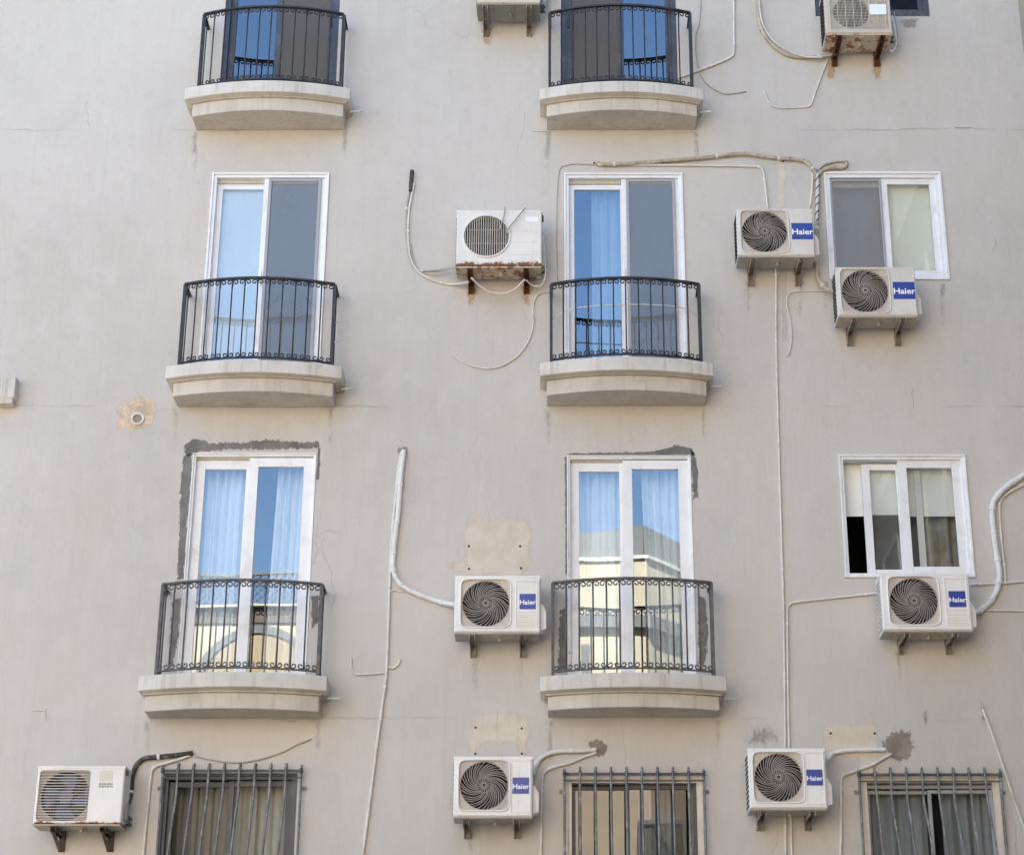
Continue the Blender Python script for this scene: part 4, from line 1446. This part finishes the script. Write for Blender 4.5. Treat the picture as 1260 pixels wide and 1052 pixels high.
ac_unit((1013, py_of(zt_top, -0.42)), (1098, 41.3), 'mesh', 'beige unit with rusted underside in front of the charcoal window at top right', yf=-0.42, bxs=(0.20, 0.85), case=CASEB, tray=TRAYR, brk=BRKR, leg=0.10)
zt_top = at(590, 4, -0.42).z + Hh
ac_unit((587.6, py_of(zt_top, -0.42)), (664.8, 4), 'mesh', 'grey bottomed unit cut off by the top edge left of the top right balcony', yf=-0.42, bxs=(0.13, 0.82), case=CASEB, tray=TRAYG, brk=BRK, leg=0.10)
ac_unit((46.5, 942.5), (148.5, 1013), 'louvre', 'old white louvred unit with blue fan at lower left', bxs=(0.24, 0.80), tl_b=(40.6, 1012), case=CASEJ, tray=TRAY, brk=BRKD, leg=0.15)


# ------------------------------------------------------------------ pipes and cables
def pipe(name, pts, r, mat, label, cat, y=None, clips=None, group=None, seg=8, twin=None, wrap=None, step=6, depth=None):
    """pts: wall positions as measured (px, py[, y]); clips: number of saddle clips"""
    W_ = []
    off = -(r + 0.004) if y is None else y
    for p in pts:
        yy = p[2] if len(p) > 2 else off
        W_.append(at(p[0], p[1], yy))
    path = smooth_path(W_, step)
    base = path[0].copy()
    root = tag(MB().tube([p - base for p in path], r, seg).build(name, mat, smooth=True, loc=base), label, cat, group)
    if wrap:   # spiral tape
        mb = MB()
        L = 0
        pts2 = []
        for i in range(len(path) - 1):
            seg_n = max(1, int((path[i + 1] - path[i]).length / 0.012))
            for k in range(seg_n):
                pts2.append(path[i].lerp(path[i + 1], k / seg_n))
        hel = []
        for i, p in enumerate(pts2):
            d = (pts2[min(i + 1, len(pts2) - 1)] - pts2[max(i - 1, 0)]).normalized()
            a = d.orthogonal() if abs(d.y) > 0.95 else Vector((0, 1, 0)) - d * d.y
            a.normalize()
            b = d.cross(a)
            ph = i * 0.9
            hel.append(p - base + a * (r * 1.02) * math.cos(ph) + b * (r * 1.02) * math.sin(ph))
        mb.tube(hel, 0.0035 if wrap is not WIREK else 0.0075, 4)
        mb.build('tape_wrap', wrap, root)
    if clips:
        tot = len(path)
        for i in range(clips):
            k = int((i + 0.5) / clips * (tot - 2)) + 1
            p = path[k]
            d = (path[k + 1] - path[k - 1]).normalized()
            MB().tube([p - base - d * 0.012, p - base + d * 0.012], r * 1.28, seg).build('pipe_clip', PIPET if mat != PIPEB else PIPEW, root)
    return root


pipe('insulated_pipe', [(733, 201), (745, 202.5), (770, 202), (810, 199), (860, 195), (900, 190.5), (920, 190), (950, 194), (965, 195.5), (985, 197), (996, 203), (1003, 213), (1005, 230), (1005, 262), (1005, 300, -0.05), (1005, 330, -0.05), (1008, 346, -0.06), (1018, 356, -0.10), (1030, 360, -0.16)],
     0.021, PIPEB, 'taped beige pipe from above the right middle door to the unit under the window', 'pipe', clips=6, wrap=PIPEB)
pipe('insulated_pipe', [(1042, 201), (1038, 206), (1022, 207), (1010, 212), (1003, 222)], 0.020, PIPEB, 'short looped beige pipe from the hole above the upper white window', 'pipe', wrap=PIPEB)
pipe('insulated_pipe', [(1043, 199), (1030, 199), (1014, 203), (1006, 210)], 0.012, PIPEB, 'thin beige pipe arched over the short looped pipe', 'pipe')
pipe('coiled_cable', [(1006, 214, -0.055), (1006, 240, -0.055), (1005, 275, -0.055)], 0.016, WIREW, 'black and white spiral wound cable beside the upper white window', 'cable', wrap=WIREK)
pipe('drain_pipe', [(1000, 214), (999, 235), (996, 258, -0.03)], 0.011, PIPEW, 'straight white drain hose dropping onto the dusty unit beside the coiled cable', 'pipe')
pipe('drain_pipe', [(736, 203, -0.03), (800, 203.5), (870, 204), (925, 205), (935, 206.5), (939, 211), (941, 225), (945, 258, -0.02)], 0.011, PIPEW, 'thin white pipe running under the taped pipe, then down to the dusty unit', 'pipe', clips=3)
pipe('wire', [(732, 203), (710, 202), (697, 204), (688, 212), (685, 260), (686, 345)], 0.0045, WIREG, 'thin grey wire down the left side of the right middle door', 'cable')
# old rusty unit
pipe('insulated_pipe', [(507, 210), (506, 222), (505, 236)], 0.020, PIPEK, 'dark perished pipe lagging at the hole above the old rusty unit pipes', 'pipe')
pipe('cable', [(507, 214), (504, 235), (500, 262), (501, 300), (507, 325), (516, 333), (535, 333), (562, 329, -0.15)], 0.011, WIREG, 'grey cable curving into the left side of the old rusty unit', 'cable', clips=2)
pipe('cable', [(510, 225), (503, 262), (503, 305), (511, 330), (530, 344), (555, 350), (577, 347, -0.15)], 0.012, PIPEW, 'white hose curving under the left corner of the old rusty unit', 'cable', clips=2)
pipe('cable', [(505, 300), (512, 328), (530, 338), (562, 336, -0.15)], 0.007, WIREG, 'thinner grey cable beside the hose of the old rusty unit', 'cable')
pipe('cable', [(580, 342, -0.3), (592, 353, -0.22), (605, 360, -0.18), (620, 361, -0.18), (632, 357, -0.2), (646, 344, -0.3)], 0.010, PIPEW, 'white cable sagging below the old rusty unit', 'cable')
pipe('cable', [(668, 290, -0.22), (670, 315, -0.22), (671, 340, -0.18), (665, 352, -0.12), (655, 351, -0.12), (648, 345, -0.2)], 0.009, PIPEW, 'white cable looping round the right side of the old rusty unit', 'cable')
pipe('wire', [(621, 255, -0.38), (621, 260, -0.412), (619, 270, -0.412), (614, 284, -0.409)], 0.007, WIREG, 'short bent rod hanging over the fan guard of the old rusty unit', 'rod')
pipe('wire', [(646, 256, -0.38), (643, 260, -0.412), (634, 271, -0.412), (625, 282, -0.412), (624, 287, -0.412)], 0.007, WIREG, 'longer slanting rod hanging over the front of the old rusty unit', 'rod')
pipe('cable', [(679, 360), (668, 360), (660, 365), (656, 378), (656, 400), (651, 418), (638, 437), (618, 450), (600, 453.5), (580, 450), (567, 444), (557, 436)], 0.008, PIPEW, 'loose white cable drooping on the wall left of the right middle balcony', 'cable')
# wire tied across the middle right railing
P2, zr2 = bB2[1], bB2[2]
q = [P2(-0.98, 0), P2(-0.7, 0), P2(0.0, 0), P2(0.7, 0), P2(0.98, 0)]
zz = [at(682, 391, -RD).z, at(715, 382, -RD).z, at(770, 381, -RD).z, at(830, 380, -RD).z, at(858, 388, -RD).z]
pp = [Vector((a.x, a.y + 0.03, z)) for a, z in zip(q, zz)]
pp = smooth_path(pp, 6)
tag(MB().tube([p - pp[0] for p in pp], 0.006, 6).build('wire', WIREW, smooth=True, loc=pp[0]), 'white wire tied across the inside of the middle right railing', 'cable')
# ends of clothes wires tied to the middle left railing
for (a, b, lab) in (((412, 397), (426, 393), 'upper of two wire ends poking out right of the middle left railing'), ((411, 421), (422, 418), 'lower of two wire ends poking out right of the middle left railing')):
    pipe('wire', [(a[0], a[1], -0.2), (b[0], b[1], -0.2)], 0.006, WIREW, lab, 'cable')
# long down pipes
pipe('down_pipe', [(954, 331, -0.1), (955, 345, -0.03), (955, 420), (957.5, 520), (961, 640), (964, 740), (965.5, 850), (966, 930), (966.5, 1000), (967, 1080)], 0.011, PIPEW,
     'long thin white pipe dropping from the dusty unit past the lower storeys', 'pipe', clips=7, step=5)
pipe('down_pipe', [(1087, 729, -0.12), (1075, 730, -0.03), (1040, 734), (1003, 738), (978, 741), (971, 745), (969, 756), (969.5, 850), (971, 920), (973, 1000), (975, 1080)], 0.011, PIPEW,
     'white pipe from the unit under the window left ajar, bent down beside the long pipe', 'pipe', clips=4)
pipe('wire', [(1020, 358, -0.02), (1000, 358), (978, 359), (970, 364), (968, 376), (972, 392), (974, 412), (973, 425), (969, 439)], 0.007, WIREW, 'thin white wire curling down between the two dusty units', 'cable')
# pipes of the lower middle unit
pipe('insulated_pipe', [(497, 554), (496, 562), (493, 590), (490, 630), (487, 655), (484, 685), (484, 700), (489, 714), (500, 724), (520, 733), (540, 740), (561, 744, -0.12)], 0.024, PIPET,
     'thick white taped pipe bending to the clean unit beside the lower right balcony', 'pipe', clips=8, wrap=PIPET)
pipe('down_pipe', [(494, 556), (490, 580), (487, 610), (483, 650), (480, 700), (478, 760), (475.5, 826), (470, 870), (462, 930), (455, 985), (443, 1075)], 0.014, PIPEW,
     'long white pipe slanting down the wall between the balcony columns', 'pipe', clips=7, step=5)
pipe('down_pipe', [(481, 690), (479, 720), (477, 780), (476, 828)], 0.009, PIPEW, 'second thin pipe tied alongside the long slanting pipe', 'pipe', clips=3, y=-0.012)
pipe('drain_pipe', [(475, 827), (462, 828.5), (440, 829.5), (434, 826), (432, 818), (432, 810)], 0.010, PIPEW, 'small hooked white pipe branching left off the long slanting pipe', 'pipe')
pipe('drain_pipe', [(477, 820), (484, 822), (490, 817), (492, 811)], 0.009, PIPEW, 'tiny curled pipe end right of the long slanting pipe', 'pipe')
pipe('wire', [(480, 728), (485, 726), (496, 728)], 0.007, PIPEW, 'short link wire between the two white pipes', 'cable')
# top row
pipe('down_pipe', [(903, -30), (903, 40), (903, 62), (900, 70), (888, 76), (860, 87), (835, 96)], 0.013, PIPEW, 'white pipe bent left behind the top right railing', 'pipe', clips=2)
pipe('wire', [(862, -20), (862, 10), (860, 30), (856, 45), (856, 65), (861, 90), (870, 104), (882, 112), (895, 116), (918, 113)], 0.006, WIREG, 'thin grey wire curling below the white bent pipe', 'cable')
pipe('insulated_pipe', [(930, -30), (933, 10), (935, 30), (943, 47), (957, 61), (972, 69), (992, 71), (1015, 69, -0.06), (1040, 64, -0.08), (1058, 64, -0.06)], 0.019, PIPEB, 'beige lagged pipe curving under the beige unit at top right', 'pipe', clips=2)
pipe('insulated_pipe', [(933, -30), (936, 20), (945, 42), (960, 57), (985, 69), (1012, 71, -0.08)], 0.009, PIPEW, 'thin white pipe riding on the beige lagged pipe', 'pipe', y=-0.045)
pipe('wire', [(1019, 72), (1013, 88), (1003, 115), (997, 130), (985, 132.5), (960, 133), (948, 129), (942, 118), (940, 112)], 0.008, PIPEW, 'white wire dangling in a hook below the beige unit', 'cable')
pipe('cable', [(1098, 20, -0.2), (1102, 40, -0.2), (1103, 55, -0.16), (1099, 63, -0.12), (1095, 62, -0.12)], 0.010, PIPEW, 'white hose looped at the right side of the beige unit', 'cable')
pipe('cable', [(1100, 15, -0.16), (1104, 40, -0.12), (1105, 58, -0.08)], 0.006, WIREG, 'thin grey wire at the right side of the beige unit', 'cable')
pipe('cable', [(664, 2, -0.2), (672, 0, -0.15), (676, -8, -0.1), (680, -20)], 0.010, PIPEW, 'white hose at the right of the cut off unit at the top', 'cable')
pipe('cable', [(664, 10, -0.2), (671, 10, -0.15), (674, 2, -0.1), (678, -20)], 0.008, WIREG, 'grey cable at the right of the cut off unit at the top', 'cable')
# right edge
pipe('insulated_pipe', [(1290, 560), (1262, 583), (1245, 594), (1232, 605), (1223, 617), (1221, 632), (1223, 655), (1226, 680), (1230, 705), (1228, 722), (1220, 738), (1210, 748), (1199, 753, -0.14)], 0.027, PIPET,
     'thick white taped pipe curving in from the right edge to the slatted unit', 'pipe', clips=9, wrap=PIPET)
pipe('drain_pipe', [(1290, 580), (1262, 595), (1242, 606), (1232, 615), (1230, 628), (1232, 660), (1236, 700), (1237, 716)], 0.012, PIPEW, 'thinner white pipe following the thick taped pipe at the right edge', 'pipe', clips=3)
pipe('drain_pipe', [(1194, 719, -0.04), (1220, 718, -0.01), (1236, 717), (1290, 713)], 0.012, PIPEW, 'upper straight white pipe running to the right edge', 'pipe', clips=3)
pipe('drain_pipe', [(1213, 751), (1240, 751), (1290, 753)], 0.010, PIPEW, 'lower straight white pipe running to the right edge', 'pipe', clips=2)
pipe('conduit', [(1209, 872), (1221, 903), (1236, 948), (1250, 990), (1275, 1060)], 0.011, PIPEW, 'straight slanting conduit beside the rightmost barred window', 'pipe')
# lower left
pipe('insulated_pipe', [(150, 1000, -0.25), (156, 992, -0.15), (161, 975), (163, 955), (168, 941), (178, 933), (195, 931), (215, 929), (237, 926)], 0.021, PIPEK, 'black perished lagged pipe curving up from the louvred unit', 'pipe', wrap=PIPEK, clips=2)
pipe('down_pipe', [(234, 929), (220, 934), (203, 939), (193, 942), (187, 948), (184.5, 965), (180, 1010), (174, 1075)], 0.014, PIPEW, 'white pipe bent down left of the leftmost barred window', 'pipe', clips=1)
pipe('wire', [(240, 930), (262, 935), (290, 938), (315, 935), (345, 926), (365, 916), (383, 909)], 0.007, WIREG, 'grey wire sagging above the leftmost barred window', 'cable')
# lower middle and right
pipe('insulated_pipe', [(734, 922), (715, 923.5), (690, 924), (675, 927), (664, 934), (659, 943), (656, 952, -0.14)], 0.021, PIPEW, 'white lagged pipe arching from the broken plaster above the middle barred window', 'pipe', clips=2)
pipe('drain_pipe', [(734, 926), (716, 932), (700, 939), (683, 943), (672, 948), (668, 957), (667, 980), (665, 1075)], 0.013, PIPEW, 'white pipe bent down left of the middle barred window', 'pipe', clips=1)
pipe('insulated_pipe', [(1090, 922), (1070, 922), (1050, 922.5), (1035, 924), (1025, 927), (1018, 934, -0.16)], 0.020, PIPET, 'white lagged pipe running left from the broken plaster to its unit', 'pipe', wrap=PIPET)
pipe('drain_pipe', [(1097, 927), (1085, 934), (1072, 941), (1045, 951), (1037, 955), (1035, 965), (1035, 1000), (1034, 1075)], 0.014, PIPEW, 'white pipe bent down left of the rightmost barred window', 'pipe', clips=2)
for (x, y) in ((418, 330), (1060, 880)):
    pass


# ------------------------------------------------------------------ buildings across the street (seen in the panes) and next door, plus an added shading block
def facing(px, py, d):
    """what a pane shows at that photo pixel, d metres across the street"""
    q = at(px, py, d)
    return Vector((q.x, -d, q.z))


D1 = 22.0
lb = empty('limestone_house', (-8, -D1, 0), 'sunlit cream stone house across the street, mirrored in the lower left door', 'building')


def part(mb, name, mat, root, label=None, kind=None, bevel=0):
    o = mb.build(name, mat, root, bevel=bevel)
    o.location = Vector((0, 0, 0)) - root.location
    return o


zpar = facing(315, 765, D1).z
zband = facing(315, 746, D1).z
zlat = facing(315, 727, D1).z
xl_, xr_ = -13.0, -2.6
ac_ = facing(318, 778, D1)
arch_r = 1.15
acx, acz = ac_.x, ac_.z - arch_r
wl = MB()
wl.box(xl_, xr_, -D1 - 9, -D1, 0, zpar)
wo = part(wl, 'wall', LIME, lb)
part(MB().box(xl_, xr_, -D1 - 9, -D1 + 0.05, zpar + 0.002, zband), 'parapet', BROWN, lb)
part(MB().box(xl_ - 0.1, xr_ + 0.1, -D1 - 9.1, -D1 + 0.14, zband + 0.002, zband + 0.05), 'coping', LIME, lb)
lt = MB()
hl = zlat - zband + 0.3
for i in range(-2, 150):
    x = xl_ + i * 0.16
    z0_ = zband + 0.1
    for s in (1, -1):
        xa, xb = (x, x + hl) if s > 0 else (x + hl, x)
        if min(xa, xb) < xl_ or max(xa, xb) > xr_:
            continue
        lt.bar((xa, -D1 - 0.05 - 0.02 * s, z0_), (xb, -D1 - 0.05 - 0.02 * s, z0_ + hl), 0.025, 0.02)
o = part(lt, 'lattice_fence', M('blue_grey_lattice', (0.10, 0.12, 0.16), 0.7, 0.1), lb)
o['kind'] = 'stuff'
part(MB().box(xl_, xr_, -D1 - 0.09, -D1 - 0.01, z0_ + hl, z0_ + hl + 0.05), 'lattice_rail', TILEG, lb)
# arched window with a stone surround
am = MB()
n = 20
vs = []
for i in range(n + 1):
    a = math.pi * i / n
    for r in (arch_r, arch_r + 0.17):
        vs.append((acx + r * math.cos(a), -D1 + 0.06, acz + r * math.sin(a)))
for i in range(n + 1):
    a = math.pi * i / n
    for r in (arch_r, arch_r + 0.17):
        vs.append((acx + r * math.cos(a), -D1 + 0.003, acz + r * math.sin(a)))
fs = []
m = 2 * (n + 1)
for i in range(n):
    fs += [(2 * i, 2 * i + 1, 2 * i + 3, 2 * i + 2), (2 * i + 1, m + 2 * i + 1, m + 2 * i + 3, 2 * i + 3), (2 * i, 2 * i + 2, m + 2 * i + 2, m + 2 * i)]
am.add(vs, fs)
part(am, 'arch', TILEG, lb)
inf = MB().add([(acx + arch_r * math.cos(math.pi * i / n), -D1 + 0.02, acz + arch_r * math.sin(math.pi * i / n)) for i in range(n + 1)] + [(acx - arch_r, -D1 + 0.02, acz - 2.0), (acx + arch_r, -D1 + 0.02, acz - 2.0)], [tuple(range(n + 3))])
part(inf, 'arch_window', TAN, lb)
for k in range(3):
    x = xl_ + 1.0 + k * 3.6
    for z in (1.2, 4.6, 8.0):
        if abs(x - acx) < 1.6 and z > 7.5:
            continue
        f_ = MB()
        frame_box(f_, x, x + 1.1, z, z + 1.9, 0.1, -D1 + 0.002, -D1 + 0.08)
        part(f_, 'window', TILEG, lb)
        part(MB().box(x + 0.1, x + 1.0, -D1 + 0.004, -D1 + 0.03, z + 0.1, z + 1.8), 'pane', GLASSD, lb)

rb = empty('corner_house', (4, -D1, 0), 'sunlit cream corner house with grey attic across the street, mirrored in the lower right door', 'building')
cz_ = facing(768, 687, D1).z
rz_ = facing(768, 651, D1).z
xc_ = facing(795, 690, D1).x
xl2 = -1.6


def corner_outline(off=0.0):
    return [(xl2 - off, -D1 + off), (xc_ + off * 0.5, -D1 + off), (xc_ + 5.5 + off, -D1 - 6.5 + off), (xc_ + 5.5, -D1 - 14), (xl2 - off, -D1 - 14)]


part(MB().prism(corner_outline(), 0, cz_), 'wall', LIME, rb)
part(MB().prism(corner_outline(0.06), cz_ + 0.002, cz_ + 0.08), 'coping', LIMEW, rb)
ao = corner_outline(-0.12)
zpk, zlow = facing(802, 643, D1).z, facing(712, 660, D1).z
ztops = [zlow - 0.12, zpk, zpk - 0.1, zpk - 0.1, zlow - 0.12]
n5 = len(ao)
part(MB().add([(x, y, cz_ + 0.082) for x, y in ao] + [(x, y, z) for (x, y), z in zip(ao, ztops)],
     [(i, (i + 1) % n5, n5 + (i + 1) % n5, n5 + i) for i in range(n5)] + [tuple(range(n5 - 1, -1, -1)), (n5, n5 + 1, n5 + 4), (n5 + 1, n5 + 3, n5 + 4), (n5 + 1, n5 + 2, n5 + 3)]), 'attic', TILEG, rb)
zb1_ = facing(768, 772, D1).z
zb2_ = facing(768, 756, D1).z
part(MB().prism(corner_outline(0.16), zb1_, zb2_), 'string_course', TILEG, rb)
for (pa, pb) in (((716, 790), (726, 815)),):
    a, b = facing(pa[0], pa[1], D1), facing(pb[0], pb[1], D1)
    part(MB().box(a.x, b.x, -D1 + 0.002, -D1 + 0.04, b.z - 0.5, a.z), 'window', TILEG, rb)
for k in range(2):
    for z in (1.0, 4.2, 7.2):
        x = xl2 + 0.7 + k * 2.6
        f_ = MB()
        frame_box(f_, x, x + 1.0, z, z + 1.7, 0.09, -D1 + 0.002, -D1 + 0.07)
        part(f_, 'window', TILEG, rb)
        part(MB().box(x + 0.09, x + 0.91, -D1 + 0.004, -D1 + 0.03, z + 0.09, z + 1.61), 'pane', GLASSD, rb)
# a cable strung across the attic
a, b, c2 = facing(755, 655, D1 - 0.4), facing(785, 690, D1 - 0.4), facing(735, 662, D1 - 0.4)

TY = -3.0  # unseen block added close and dark to shade the facade's lower right
tb = empty('tall_shade_block', (14, TY, 0), 'tall grey brown block added off to the right to shade the facade, mirrored in the right hand windows', 'building')
part(MB().box(5.5, 26, -D1 - 14, TY, 0, 17.5), 'wall', M('grey_brown_render', (0.11, 0.10, 0.09), 0.9, 0.15, 0.8), tb)
for k in range(5):
    lg = MB()
    lg.box(5.25, 5.498, -D1 - 13.9, TY + 0.15, 2.9 + 3.1 * k, 3.15 + 3.1 * k)
    lg.box(5.5, 26.1, TY + 0.002, TY + 0.15, 2.9 + 3.1 * k, 3.15 + 3.1 * k)
    part(lg, 'ledge', TILEG, tb)
    for j in range(6):
        y = TY - 1.6 - j * 3.6
        f_ = MB()
        z0_, z1_ = 0.6 + 3.1 * k, 2.3 + 3.1 * k
        f_.box(5.44, 5.498, y - 1.5, y - 1.4, z0_, z1_)
        f_.box(5.44, 5.498, y - 0.1, y, z0_, z1_)
        f_.box(5.44, 5.498, y - 1.4, y - 0.1, z0_, z0_ + 0.1)
        f_.box(5.44, 5.498, y - 1.4, y - 0.1, z1_ - 0.1, z1_)
        part(f_, 'window', TILEG, tb)
        part(MB().box(5.47, 5.496, y - 1.4, y - 0.1, z0_ + 0.1, z1_ - 0.1), 'pane', GLASSD, tb)

nb = empty('cream_house', (14, 2, 0), 'pale cream neighbouring house showing at the top right edge', 'building')
part(MB().box(XR + 0.4, XR + 14, 2.5, 14, 0, 24), 'wall', CREAMB, nb)
part(MB().box(XR + 0.3, XR + 14.1, 2.4, 14.1, 24.002, 24.3), 'coping', LIMEW, nb)
